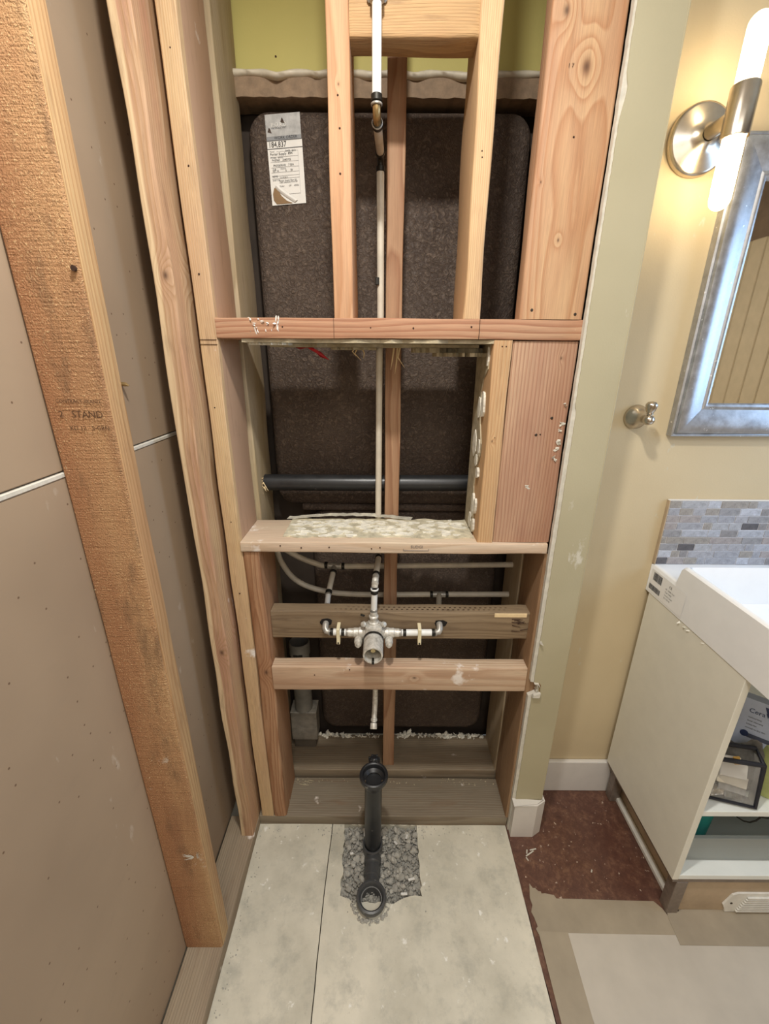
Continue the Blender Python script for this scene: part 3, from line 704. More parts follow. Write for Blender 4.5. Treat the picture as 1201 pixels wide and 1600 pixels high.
mk('caulk_lip', bm, M_lip, ts, True, 80)
# flakes of debris on the ledge at the foot of the tub
bm = BM(); rr = random.Random(17)
for i in range(230):
    x = rr.uniform(-.3, .37)
    if -.01 < x < .05: continue
    blob(bm, (x, rr.uniform(1.196, 1.215), .0605+rr.uniform(0, .004)), rr.uniform(.002, .006), rr, (1.6, 1, .35))
for i in range(26):
    x = rr.choice((rr.uniform(.06, .12), rr.uniform(.2, .37), rr.uniform(-.3, -.12))); blob(bm, (x, rr.uniform(1.2, 1.215), .063), rr.uniform(.006, .013), rr, (1.8, .8, .35))
tag(mk('plaster_debris', bm, M_mortar), 'chips of pale plaster heaped along the foot of the tub back', 'debris', kind='stuff')
bm = BM()
for i in range(90): blob(bm, (rr.choice((rr.uniform(-.29, -.24), rr.uniform(.2, .375), rr.uniform(-.29, .37))), rr.uniform(1.03, 1.054), .0385), rr.uniform(.0012, .003), rr, (1.3, 1, .5))
for (x, y, l) in ((-.275, 1.03, .03), (-.262, 1.04, .025), (-.25, 1.045, .02)): tube(bm, [(x, y, .039), (x+l, y-.006, .042)], [.002, .0008], 5)
tag(mk('plate_crumbs', bm, M_mortar2), 'crumbs and splinters scattered on the front bottom plate', 'debris', kind='stuff')

# work-order tag on the surround
wt = thing('work_order_tag', (-.236, 1.202, 1.716), 'white and grey paper work-order tag stuck on the brown surround', 'label')
def TG(u, v, d=0.0):      # u 0..1 across, v 0..1 up
    x = -.2735+u*.080+(1-v)*.0035; z = 1.717+v*.171+u*.006; return (x, 1.2015-d, z)
def quad(bm, u0, u1, v0, v1, d, n=8):
    for i in range(n):
        a = u0+(u1-u0)*i/n; b = u0+(u1-u0)*(i+1)/n
        sheet(bm, [TG(a, v0, d), TG(b, v0, d), TG(b, v1, d), TG(a, v1, d)])
    return bm
bm = BM(); quad(bm, 0, 1, 0, .72, .0006); mk('white_sheet', bm, M_white, wt)
bm = BM(); quad(bm, 0, .985, .72, 1.0, .0008); mk('grey_header', bm, M_lgrey, wt)
bm = BM(); quad(bm, 0, .985, .725, .765, .0011); mk('header_band', bm, plain('mid_grey_band', (140, 142, 144), .6), wt)
bm = BM()
quad(bm, 0, 1, .716, .724, .0013, 2); quad(bm, 0, 1, .628, .636, .0013, 2)
for v in (.54, .485, .425, .37, .33, .3): quad(bm, .06, .86, v, v+.0025, .0013, 1)
quad(bm, .86, .864, .12, .6, .0013, 1); quad(bm, .86, .25, .598, .6, .0013, 1); quad(bm, .5, .86, .118, .121, .0013, 1)
mk('ruled_lines', bm, M_gprint, wt)
ex = (Vector(TG(1, 0))-Vector(TG(0, 0))); ey = (Vector(TG(0, 1))-Vector(TG(0, 0)))
def tt(s, u, v, size, m=M_bprint, sx=1.0): text(s, size, TG(u, v, .0016), ex, ey, m, wt, 'printed_text', sx=sx)
tt('WORK ORDER', .22, .732, .0078); tt('184,837', .04, .648, .0150, sx=.85)
tt('P.O.R.D.', .16, .865, .0105, M_white); tt('MATERIALS  MKT', .16, .842, .0045, M_gprint)
tt('Porter Supply  894', .06, .560, .0068); tt('DATE   2013', .5, .592, .0045); tt('Model', .06, .595, .0042, M_gprint)
tt('MODEL   SERIAL', .06, .527, .0042, M_gprint); tt('PH3060    2083705', .1, .495, .0056); tt('PN3060RHS    7 BIA', .13, .437, .0056)
tt('SET A          6     18', .1, .378, .0056); tt('TUB         WHITE', .1, .40, .0042, M_gprint)
tt('REMS', .08, .317, .0052); tt('12/19/2011', .28, .302, .0045); tt('SHIP TO', .08, .275, .0045, M_gprint)
tt('Porter Supply Plant 02', .26, .268, .0045); tt('1000 Industrial Park Rd', .26, .248, .0045); tt('Order        OP     #0056', .26, .205, .0045)
bm = BM(); sheet(bm, [TG(.1, .2, .002), TG(.05, .13, .002), TG(.06, .06, .002), TG(.14, .012, .002), TG(.62, .01, .002), TG(.45, .04, .002), TG(.3, .1, .002), TG(.2, .18, .002)]); mk('peeled_patch', bm, M_tan, wt)
bm = BM(); n = 8; rows = []
for i in range(n+1):
    t = i/n; rows.append([bm.verts.new(TG(.12+.55*t+a*.10, .205-.19*t**.8+a*.03, .002+.0035*sin(pi*a)*(1-.3*t))) for a in (0, .25, .5, .75, 1)])
for i in range(n):
    for j in range(4): bm.faces.new((rows[i][j], rows[i+1][j], rows[i+1][j+1], rows[i][j+1]))
mk('curled_flap', bm, M_white, wt, True)
for (u, v) in ((.48, .93), (.1, .835)):
    bm = BM(); sheet(bm, [TG(u-.05, v-.02, .002), TG(u+.06, v-.035, .002), TG(u+.02, v+.012, .002), TG(u-.01, v+.025, .002)]); mk('torn_hole', bm, M_fiber, wt)

# ================================================================ PIPES
def crimp(parent, p, d, r=.0095, l=.010, m=None):
    bm = BM(); lathe(bm, [(r*.88, -l/2), (r, -l/2+.001), (r, l/2-.001), (r*.88, l/2), (r*.6, l/2)], p, d, 18); return mk('crimp_ring', bm, m or M_crimp, parent, True)
def pipe(name, pts, r, m, parent, smooth=0, seg=16):
    bm = BM(); tube(bm, pts, r, seg, True, smooth); return mk(name, bm, m, parent, True, 50)
def elbow(parent, a, c, b, r, m, n=6, name='elbow'):
    a, c, b = Vector(a), Vector(c), Vector(b); pts = []
    for i in range(n+1):
        t = i/n; pts.append(a*(1-t)**2+c*2*t*(1-t)+b*t*t)
    return pipe(name, pts, r, m, parent)
# big horizontal ABS
t = thing('drain_pipe', (0, 1.14, 1.054), 'thick black horizontal drain pipe crossing the niche behind the centre stud', 'pipe')
pipe('pipe_run', [(-.352, 1.14, 1.054), (0, 1.14, 1.054), (.43, 1.14, 1.058)], .0225, M_abs, t, seg=24)
t2 = thing('splintered_wood', (-.34, 1.13, 1.06), 'pale splinters round the left end of the black drain pipe', 'splinters'); rr = random.Random(9)
for i in range(10):
    bm = BM(); x = -.334+rr.uniform(-.004, .01); z = 1.068+rr.uniform(-.02, .012); tube(bm, [(x, 1.112, z), (x+rr.uniform(-.004, .02), 1.108, z+rr.uniform(-.03, .014))], [.0018, .0004], 5); mk('splinter', bm, M_splint, t2)
# riser to the shower head
XR = -.0155
t = thing('shower_riser', (-.018, 1.0, .84), 'white riser pipe running up from the valve to the shower head, left of centre stud', 'pipe')
pipe('upper_pipe', [(-.0175, .915, 1.918), (-.0178, .915, 1.795)], .0079, M_pex, t)
crimp(t, (-.0178, .915, 1.792), (0, 0, 1)); 
bm = BM(); lathe(bm, [(.0085, 0), (.0098, .001), (.0098, .003), (.0085, .004)], (-.0178, .915, 1.7815), (0, 0, 1), 18); mk('collar', bm, M_copper, t, True)
elbow(t, (-.0178, .915, 1.784), (-.0178, .915, 1.768), (-.0172, .935, 1.768), .0068, M_brass)
bm = BM(); lathe(bm, [(.0085, 0), (.0098, .001), (.0098, .003), (.0085, .004)], (-.0172, .936, 1.768), (0, 1, 0), 18); mk('collar', bm, M_copper, t, True)
crimp(t, (-.0168, .945, 1.768), (0, 1, 0)); pipe('cross_pipe', [(-.0168, .948, 1.768), (-.0135, 1.052, 1.769)], .0079, M_pexg, t)
crimp(t, (-.0135, 1.055, 1.769), (0, 1, 0)); elbow(t, (-.013, 1.06, 1.769), (-.013, 1.077, 1.769), (-.013, 1.077, 1.752), .0068, M_crimp); crimp(t, (-.013, 1.077, 1.748), (0, 0, 1))
pipe('long_pipe', [(-.013, 1.077, 1.745), (-.0125, 1.077, 1.6), (-.0122, 1.077, 1.47), (-.0145, 1.077, 1.38), (-.0155, 1.077, 1.165), (-.0165, 1.077, .99), (-.015, 1.077, .89)], .0079, M_pexg, t, 3)
bm = BM(); box(bm, -.0235, -.015, 1.066, 1.072, 1.533, 1.548, .001); mk('black_tie', bm, M_crimp, t)
crimp(t, (-.015, 1.077, .884), (0, 0, 1)); elbow(t, (-.015, 1.077, .882), (-.015, 1.077, .868), (-.0155, 1.06, .866), .0068, M_copper); crimp(t, (-.0155, 1.056, .866), (0, 1, 0))
pipe('lower_cross_pipe', [(-.0157, 1.052, .866), (-.0205, .985, .856)], .0079, M_pexg, t)
crimp(t, (-.0208, .981, .8555), (0, 1, .1)); elbow(t, (-.021, .975, .855), (-.0225, .950, .852), (-.0235, .95, .838), .0085, M_cast); 
bm = BM(); lathe(bm, [(0, .009), (.0075, .007), (.0095, 0), (.0075, -.007), (0, -.009)], (-.0225, .952, .846), (0, -1, 0), 16); mk('elbow_boss', bm, M_cast, t, True)
bm = BM(); lathe(bm, [(.0085, 0), (.0102, .001), (.0102, .004), (.0085, .005)], (-.0238, .949, .8285), (0, 0, 1), 18); mk('collar', bm, M_pex, t, True)
crimp(t, (-.024, .949, .823), (0, 0, 1)); pipe('valve_pipe', [(-.024, .949, .82), (-.0255, .949, .772)], .0080, M_pex, t); crimp(t, (-.0255, .949, .770), (0, 0, 1), .0092, .008, M_copper)
# drop-ear fitting at the very top
bm = BM(); lathe(bm, [(.008, 0), (.0115, .002), (.0115, .02), (.009, .024)], (-.0175, .915, 1.911), (0, 0, 1), 18); box(bm, -.034, -.001, .924, .931, 1.918, 1.95, .003)
mk('drop_ear_fitting', bm, M_copper, t, True)

# supply loops behind
t = thing('cold_supply_pipe', (0, 1.14, .8), 'upper milky supply pipe looping in behind the sill, with a tee at left', 'pipe')
pipe('pipe_run', [(.40, 1.14, .806), (.1, 1.14, .80), (-.15, 1.14, .797), (-.205, 1.14, .806), (-.262, 1.14, .832), (-.315, 1.142, .87), (-.335, 1.142, .90)], .0083, M_pexg, t, 5)
crimp(t, (-.172, 1.139, .800), (1, 0, 0), .0105, .009); crimp(t, (-.122, 1.139, .797), (1, 0, 0), .0105, .009)
pipe('tee_fitting', [(-.165, 1.139, .7995), (-.13, 1.139, .7975)], .0088, M_copper, t); pipe('tee_branch', [(-.148, 1.139, .797), (-.149, 1.118, .790)], .0088, M_copper, t); crimp(t, (-.149, 1.115, .789), (0, 1, .3), .0105, .008)
pipe('branch_pipe', [(-.1492, 1.112, .787), (-.155, 1.055, .762)], .0080, M_pexg, t); crimp(t, (-.1552, 1.052, .760), (0, 1, .3)); crimp(t, (-.1555, 1.043, .757), (0, 1, .3), .0088, .006, M_copper); pipe('branch_end', [(-.1555, 1.045, .757), (-.156, 1.018, .742)], .0075, M_pex, t)
t = thing('hot_supply_pipe', (0, 1.14, .7), 'lower greyish supply pipe curving round from the left stud, with a tee at right', 'pipe')
pipe('pipe_run', [(.40, 1.145, .702), (.17, 1.145, .70), (-.08, 1.145, .698), (-.195, 1.145, .712), (-.268, 1.145, .748), (-.308, 1.145, .812), (-.318, 1.145, .87)], .0083, M_pexg, t, 5)
crimp(t, (.145, 1.144, .70), (1, 0, 0), .0105, .009); crimp(t, (.192, 1.144, .70), (1, 0, 0), .0105, .009)
pipe('tee_fitting', [(.15, 1.144, .70), (.187, 1.144, .70)], .0088, M_copper, t); pipe('branch_pipe', [(.168, 1.14, .70), (.157, 1.06, .715), (.152, 1.018, .72)], .0080, M_pexg, t)

# shower valve
VX, VY, VZ = -.026, .938, .705
v = thing('shower_valve', (VX, VY, .67), 'cast metal shower mixing valve with round open barrel, in the middle', 'valve')
bm = BM(); box(bm, VX-.022, VX+.022, VY-.018, VY+.016, VZ-.026, VZ+.030, .006, 2); box(bm, VX-.030, VX+.030, VY-.010, VY+.014, VZ-.012, VZ+.014, .005, 2); mk('valve_body', bm, M_cast, v, True, 40)
bm = BM(); lathe(bm, [(.0262, .0), (.0262, .004), (.0248, .005), (.0248, .062), (.0240, .064), (.0205, .064), (.0195, .060), (.0195, .012), (0, .012)], (VX, VY-.016, VZ-.005), (0, -1, -.02), 36); mk('valve_barrel', bm, M_cast, v, True, 40)
bm = BM(); lathe(bm, [(.0264, -.004), (.0270, 0), (.0264, .004)], (VX, VY-.022, VZ-.005), (0, -1, 0), 36); mk('barrel_gasket', bm, M_crimp, v, True)
bm = BM(); lathe(bm, [(0, .046), (.0055, .046), (.0065, .042), (.0065, .030), (.0115, .028), (.0125, .022), (.0125, .010)], (VX, VY-.016, VZ-.005), (0, -1, -.02), 20); mk('cartridge_stem', bm, plain('bright_brass_stem', (214, 196, 150), .3, .6), v, True)
bm = BM(); box(bm, VX-.003, VX+.003, VY-.081, VY-.066, VZ-.032, VZ-.022, .001); mk('barrel_notch', bm, M_crimp, v)
bm = BM(); lathe(bm, [(.012, 0), (.0145, .003), (.0145, .007), (.011, .009), (.010, .018), (.0125, .020), (.0125, .024), (.0098, .026), (.0092, .038)], (VX, VY+.006, VZ+.027), (0, 0, 1), 24); mk('top_outlet', bm, M_cast, v, True)
for s in (-1, 1):
    bm = BM(); lathe(bm, [(.014, 0), (.014, .018), (.0125, .020), (.0125, .032), (.0110, .034), (.0110, .046)], (VX+s*.020, VY+.004, VZ+.001), (s, 0, 0), 20); mk('side_port', bm, M_cast, v, True)
    bm = BM(); lathe(bm, [(.0105, 0), (.0105, .016), (.0085, .019), (.0085, .024), (.0045, .026), (.0045, .030), (0, .030)], (VX+s*.0395, VY-.003, VZ-.0125), (0, -1, -.1), 16); mk('stop_screw', bm, M_cast, v, True)
    bm = BM(); lathe(bm, [(.0060, 0), (.0080, .003), (.0060, .008), (.0035, .009), (0, .009)], (VX+s*.024, VY-.002, VZ+.030), (s*.6, -.6, .5), 12); mk('mounting_ear', bm, M_cast, v, True)
bm = BM(); tube(bm, [(VX-.024, VY+.012, VZ+.046), (VX-.034, VY+.012, VZ+.050)], .0028, 8); mk('mounting_screw', bm, M_crimp, v, True)
# supply arms
for s, x1, lab in ((-1, -.153, 'short white supply arm on the left of the valve'), (1, .147, 'long white supply arm on the right of the valve')):
    a = thing('supply_arm', ((VX+x1)/2, VY, VZ), lab, 'pipe'); xs = VX+s*.0665
    crimp(a, (xs, VY+.004, VZ+.001), (1, 0, 0), .0102, .010, M_copper)
    xa = xs+s*.006; xb = x1-s*.016
    crimp(a, (xa+s*.008, VY+.004, VZ+.001), (1, 0, 0), .0098, .009)
    pipe('arm_pipe', [(xa, VY+.004, VZ+.001), (xb, VY+.004, VZ+.002)], .0090, M_pex, a)
    crimp(a, (xb-s*.002, VY+.004, VZ+.002), (1, 0, 0), .0100, .008); crimp(a, (xb+s*.005, VY+.004, VZ+.002), (1, 0, 0), .0098, .003, M_copper)
    pipe('elbow', [(xb+s*.004, VY+.004, VZ+.002), (x1-s*.004, VY+.004, VZ+.004), (x1, VY+.010, VZ+.008), (x1, VY+.02, VZ+.015), (x1-s*.001, VY+.03, VZ+.018)], [.0078, .0084, .0086, .0084, .0080], M_copper, a, 0)
    b = thing('pipe_strap', ((xa+xb)/2, VY-.006, VZ), 'cream plastic strap clipping the %s supply arm to the plank' % ('left' if s < 0 else 'right'), 'strap')
    xm = (xa+xb)/2 if s < 0 else .093
    if s < 0: xm = -.118
    bm = BM(); box(bm, xm-.0045, xm+.0045, VY-.0085, VY-.0055, VZ-.013, VZ+.018, .001); box(bm, xm-.0045, xm+.0045, VY-.006, .963, VZ+.012, VZ+.018, .001); box(bm, xm-.0045, xm+.0045, VY-.0085, VY+.012, VZ-.028, VZ-.012, .001); mk('strap_band', bm, M_strap, b)
    bm = BM(); lathe(bm, [(0, .002), (.0022, .002), (.0025, 0)], (xm, VY-.0087, VZ-.023), (0, -1, 0), 8); mk('screw_head', bm, M_nail, b)
# tub spout stub pointing at us
t = thing('spout_stub', (-.025, .97, .43), 'short grey galvanised stub pipe with an open end, below the blocking', 'pipe')
pipe('stub_pipe', [(-.0225, .9765, .6715), (-.0225, .9765, .6), (-.023, .9765, .47), (-.0235, .972, .448), (-.0248, .957, .426), (-.0262, .937, .407)], .0077, M_cast, t)
crimp(t, (-.0258, .942, .411), (-.03, -.75, -.65), .0092, .008, M_cast)
bm = BM(); lathe(bm, [(.0072, -.008), (.0095, -.007), (.0098, .006), (.0092, .008), (.0068, .008), (.0062, .002), (0, .002)], (-.0268, .930, .4005), (-.03, -.75, -.65), 20); mk('open_end', bm, M_cast, t, True)
bm = BM(); lathe(bm, [(0, .0045), (.0060, .0045), (.0060, .003)], (-.0268, .930, .4005), (-.03, -.75, -.65), 16); mk('dark_bore', bm, M_hole, t)

# ABS drain riser in front of the plate
DX, DY = -.0255, .853
t = thing('drain_riser', (DX, DY, 0), 'black upright drain pipe with open top hub, standing in the rubble', 'pipe')
pipe('riser_pipe', [(DX-.003, DY, .012), (DX, DY, .29)], .0240, M_abs, t, seg=32)
bm = BM(); lathe(bm, [(.0245, -.035), (.029, -.022), (.0315, -.010), (.0385, -.006), (.0395, 0), (.0385, .006), (.0345, .0075), (.031, .006), (.029, -.006), (.0205, -.012), (.0205, -.06)], (DX+.001, DY-.002, .306), (0, 0, 1), 40); mk('top_hub', bm, M_abs, t, True, 40)
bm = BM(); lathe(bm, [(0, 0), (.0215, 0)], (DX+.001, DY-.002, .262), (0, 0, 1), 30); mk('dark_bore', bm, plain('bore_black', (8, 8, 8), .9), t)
for a in (200, 340):
    bm = BM(); lathe(bm, [(0, .001), (.003, .001), (.003, -.001)], (DX+.001+.025*cos(radians(a)), DY-.002+.025*sin(radians(a)), .2975), (0, 0, 1), 10); mk('screw_hole', bm, M_nickel, t)
bm = BM(); lathe(bm, [(.014, 0), (.016, .006), (.015, .016), (.010, .022), (0, .022)], (DX+.001, DY+.047, .290), (0, .3, 1), 20)
for a in range(6): box(bm, DX+.001+.014*cos(a)-.0025, DX+.001+.014*cos(a)+.0025, DY+.049+.010*sin(a)-.0025, DY+.049+.010*sin(a)+.0025, .294, .314, .001)
mk('test_cap', bm, M_abs, t, True, 40)
bm = BM(); lathe(bm, [(.0245, .034), (.0275, .035), (.0300, .032), (.0300, .008), (.026, -.01)], (DX-.003, DY, 0), (0, -.05, 1), 32); mk('foot_socket', bm, M_absd, t, True)
t = thing('drain_trap', (-.029, .73, 0), 'low black drain trap with round open mouth set in the floor', 'pipe')
bm = BM(); lathe(bm, [(.022, 0), (.0245, .004), (.0245, .020), (.022, .023), (.0205, .024), (.0205, .030), (.0235, .032), (.0235, .054), (.021, .056), (.021, .075)], (-.0275, .832, .006), (-.02, -1, 0), 28); mk('coupling', bm, M_absd, t, True)
bm = BM(); lathe(bm, [(.027, -.03), (.030, -.004), (.0325, .010), (.0395, .018), (.0405, .026), (.0385, .031), (.0335, .032), (.0295, .028), (.0265, .012), (.0255, -.03)], (-.0285, .722, 0), (0, -.06, 1), 40); mk('mouth_hub', bm, M_absd, t, True, 40)
bm = BM(); lathe(bm, [(.0268, .014), (.0290, .0155), (.0268, .017)], (-.0285, .722, .002), (0, -.06, 1), 36); mk('inner_ring', bm, M_lgrey, t, True)
bm = BM(); rr = random.Random(3)
for i in range(60): blob(bm, (-.0285+rr.gauss(0, .01), .722+rr.gauss(0, .01), -.018+rr.uniform(-.004, .006)), rr.uniform(.003, .007), rr)
lathe(bm, [(0, 0), (.026, 0)], (-.0285, .722, -.016), (0, 0, 1), 20); tag(mk('trap_rubble', bm, M_stone, t), kind='stuff')
bm = BM()
for i in range(60):
    a = rr.uniform(pi*.95, pi*2.1); blob(bm, (-.0285+.047*cos(a)*rr.uniform(.9, 1.15), .722+.043*sin(a)*rr.uniform(.9, 1.12), .001), rr.uniform(.002, .006), rr)
tag(mk('trap_crumbs', bm, M_stone, t), kind='stuff')

# grey block with a pen mark, and a pipe stub above it, behind the left jack stud
t = thing('marked_block', (-.275, 1.175, .0605), 'grey box with a black pen mark, low in the dark left corner', 'box')
bm = BM(); box(bm, -.322, -.232, 1.150, 1.210, .100, .222, .003); mk('block_body', bm, plain('dull_grey_block', (118, 112, 102), .8, var=.12, scale=40), t)
bm = BM(); box(bm, -.322, -.232, 1.150, 1.210, .2222, .2245, .001); mk('block_lid', bm, plain('scuffed_pale_lid', (178, 174, 164), .7, var=.18, scale=50), t)
bm = BM(); box(bm, -.316, -.24, 1.156, 1.205, .0605, .0995, .002); mk('block_foot', bm, plain('dirty_foot', (84, 76, 66), .8), t)
bm = BM()
for (a, b) in (((-.297, 1.165), (-.280, 1.192)), ((-.280, 1.192), (-.268, 1.178)), ((-.268, 1.178), (-.276, 1.172)), ((-.276, 1.172), (-.264, 1.162))):
    tube(bm, [(a[0], a[1], .2252), (b[0], b[1], .2252)], .0014, 6)
mk('pen_mark', bm, M_bprint, t)
t = thing('grey_pipe_cup', (-.277, 1.17, .40), 'dull grey pipe cup seen between plank and blocking at left', 'pipe')
bm = BM(); lathe(bm, [(.030, -.17), (.030, .05), (.034, .06), (.034, .10), (.031, .105), (.028, .10), (.026, .04), (0, .04)], (-.277, 1.172, .40), (0, 0, 1), 28); mk('pipe_body', bm, plain('grey_pvc', (120, 118, 112), .5, var=.12), t, True, 40)
bm = BM(); box(bm, -.292, -.262, 1.1375, 1.140, .445, .475, .001); mk('dark_label', bm, M_crimp, t)

# ================================================================ PAINTED WALL END (right of the opening)
we = thing('wall_end', (.43, .93, 0), kind='structure')
rr = random.Random(51)
def edge(z):      # ragged left edge of the painted face
    e = .3935 if z > 1.45 else (.3945 if z > 1.28 else .3985)
    return e
pts = []
z = .0
left = []
while z < Z_C:
    if .533 < z < .572: left.append((.412+rr.uniform(-.003, .003), z)); z += .006; continue
    left.append((edge(z)+rr.uniform(-.0006, .0006)+(.006*math.exp(-((z-1.80)/.02)**2)), z)); z += .009
bm = BM(); poly(bm, [(.476, 0)]+[(.476, Z_C)]+left[::-1], 'XZ', .9105, .9125); mk('painted_face', bm, M_endpaint, we)
left = []; z = 0
while z < Z_C:
    if .530 < z < .575: left.append((.409+rr.uniform(-.003, .003), z)); z += .006; continue
    left.append((.3893+rr.uniform(-.0003, .0005), z)); z += .012
bm = BM(); poly(bm, [(.4745, 0)]+[(.4745, Z_C)]+left[::-1], 'XZ', .9127, .9245); mk('gypsum_core', bm, M_gyp, we)
bm = BM(); box(bm, .4632, .476, .9127, 1.0545, 0, Z_C); mk('return_face', bm, M_endpaint, we)
bm = BM(); box(bm, .4745, .4775, .9100, .918, .14, Z_C, .001); mk('corner_bead', bm, M_endpaint, we)
bm = BM(); poly(bm, [(.398, .530), (.416, .530), (.418, .545), (.410, .541), (.400, .538)], 'XZ', .902, .9105); mk('torn_paper', bm, M_gyp, we)
bm = BM(); poly(bm, [(.398, .575), (.411, .573), (.416, .560), (.409, .570), (.400, .571)], 'XZ', .906, .9105); mk('torn_paper', bm, M_gyp, we)
bm = BM(); poly(bm, [(.3965, .702), (.4045, .698), (.3995, .708)], 'XZ', .902, .9105); mk('torn_paper', bm, M_gyp, we)
bm = BM(); tube(bm, [(.4115, .9105, .573), (.4170, .9095, .566), (.4155, .9095, .552), (.4175, .9095, .545)], .0012, 6); mk('torn_paper', bm, M_tan, we)

# baseboards
bs = thing('baseboard_front', (.43, .9, 0), kind='structure')
bm = BM(); poly(bm, [(.392, .9104), (.392, .892), (.459, .892), (.4865, .908), (.4865, 1.041), (.4765, 1.041), (.4765, .9104)], 'XY', .0012, .139)
bmesh.ops.bevel(bm, geom=[e for e in bm.edges if all(abs(v_.co.z-.139) < 1e-5 for v_ in e.verts) and len(e.link_faces) == 2 and e.calc_face_angle(0) > .5], offset=.0035, segments=2, affect='EDGES')
mk('baseboard_run', bm, M_trim, bs)
bm = BM(); box(bm, .4868, .90, 1.041, 1.0548, .0012, .133, .003, 2); tag(mk('baseboard_back', bm, M_trim), kind='structure')
# wall with mirror and lamp
bm = BM(); box(bm, .4765, W_R+.03, 1.055, 1.12, 0, Z_C); tag(mk('wall_mirror_side', bm, M_wall), kind='structure')

# ================================================================ MIRROR, SCONCE, HOOK, BACKSPLASH
mr = thing('framed_mirror', (.95, 1.045, 1.207), 'silver-framed rectangular mirror hanging above the sink', 'mirror')
mx0, mx1, mz0, mz1 = .690, 1.26, 1.207, 1.800
prof = [(0, .0), (0, .018), (.004, .020), (.006, .019), (.009, .024), (.013, .025), (.030, .023), (.050, .016), (.062, .012), (.066, .014), (.072, .013), (.077, .008), (.077, .004)]
def frame_side(bm, a, b, inx, inz):
    """sweep the moulding from corner a to corner b; inward direction in the xz plane, mitred"""
    ra = []; rb = []
    for (d, h) in prof:
        ra.append(bm.verts.new((a[0]+inx[0]*d, 1.0545-h, a[1]+inz[0]*d))); rb.append(bm.verts.new((b[0]+inx[1]*d, 1.0545-h, b[1]+inz[1]*d)))
    for i in range(len(prof)-1): bm.faces.new((ra[i], rb[i], rb[i+1], ra[i+1]))
for nm, a, b, ix, iz in (('left_stile', (mx0, mz0), (mx0, mz1), (1, 1), (1, -1)), ('bottom_rail', (mx0, mz0), (mx1, mz0), (1, -1), (1, 1)), ('top_rail', (mx0, mz1), (mx1, mz1), (1, -1), (-1, -1)), ('right_stile', (mx1, mz0), (mx1, mz1), (-1, -1), (1, -1))):
    bm = BM(); frame_side(bm, a, b, ix, iz); mk(nm, bm, M_frame, mr, True, 40)
bm = BM(); box(bm, mx0+.07, mx1-.07, 1.0485, 1.0525, mz0+.07, mz1-.07); mk('mirror_pane', bm, M_mirror, mr)

sc = thing('wall_sconce', (.622, 1.05, 1.79), 'brushed nickel wall sconce with two lit frosted glass tubes', 'lamp')
SX, SY = .6245, .957
bm = BM(); lathe(bm, [(.0605, 0), (.0615, .002), (.0600, .012), (.055, .0145), (.030, .020), (.016, .028), (.0125, .034)], (.617, 1.0545, 1.789), (0, -1, 0), 56); mk('backplate', bm, M_nickel, sc, True, 60)
bm = BM(); lathe(bm, [(.0125, .0), (.0125, .058), (.015, .060), (.015, .070)], (.617, 1.03, 1.790), (.08, -1, .03), 24); mk('arm', bm, M_nickel, sc, True, 40)
bm = BM(); lathe(bm, [(.0175, .005), (.0215, .003), (.0225, .0), (.0225, -.001), (.0225, .072), (.0210, .0745), (.0175, .074), (.0175, .070)], (SX, SY, 1.758), (0, 0, 1), 40); mk('lamp_holder', bm, M_nickel, sc, True, 40)
for s, z0, L in ((1, 1.829, .100), (-1, 1.762, .116)):
    bm = BM(); pr = [(.0205, -.003), (.0205, .003), (.0180, .0045)]
    lathe(bm, pr, (SX, SY, z0), (0, 0, s), 32); mk('glass_collar', bm, M_clear if s > 0 else M_nickel, sc, True, 60)
    bm = BM(); R_ = .0178; a_ = L-R_
    pr = [(R_, -.004)]+[(R_, a_*i/6) for i in range(7)]+[(R_*cos(radians(q)), a_+R_*sin(radians(q))) for q in (15, 30, 45, 60, 75)]+[(0, L)]
    lathe(bm, pr, (SX, SY, z0), (0, 0, s), 32)
    for f in bm.faces:
        h = (f.calc_center_median().z-z0)*s; f.material_index = 1 if .012 < h < L*.72 else 0
    mk('frosted_tube', bm, [M_glow, M_hot], sc, True, 60)

hk = thing('robe_hook', (.603, 1.05, 1.25), 'small brushed nickel robe hook on the cream wall beside the mirror', 'hook')
bm = BM(); lathe(bm, [(.028, 0), (.029, .002), (.028, .006), (.020, .014), (.0135, .022), (.0095, .030), (.0088, .038), (.0105, .046), (.0122, .054), (.0105, .062), (.0055, .067), (0, .068)], (.606, 1.0545, 1.250), (0, -1, 0), 40); mk('hook_stem', bm, M_nickel, hk, True, 60)
bm = BM(); lathe(bm, [(.0060, 0), (.0055, .008), (.0080, .0085), (.0080, .0105), (.0062, .011), (.0100, .017), (.0125, .028), (.0122, .031), (.0085, .036), (0, .038)], (.606, 1.0, 1.254), (0.02, 0, 1), 28); mk('hook_peg', bm, M_nickel, hk, True, 50)

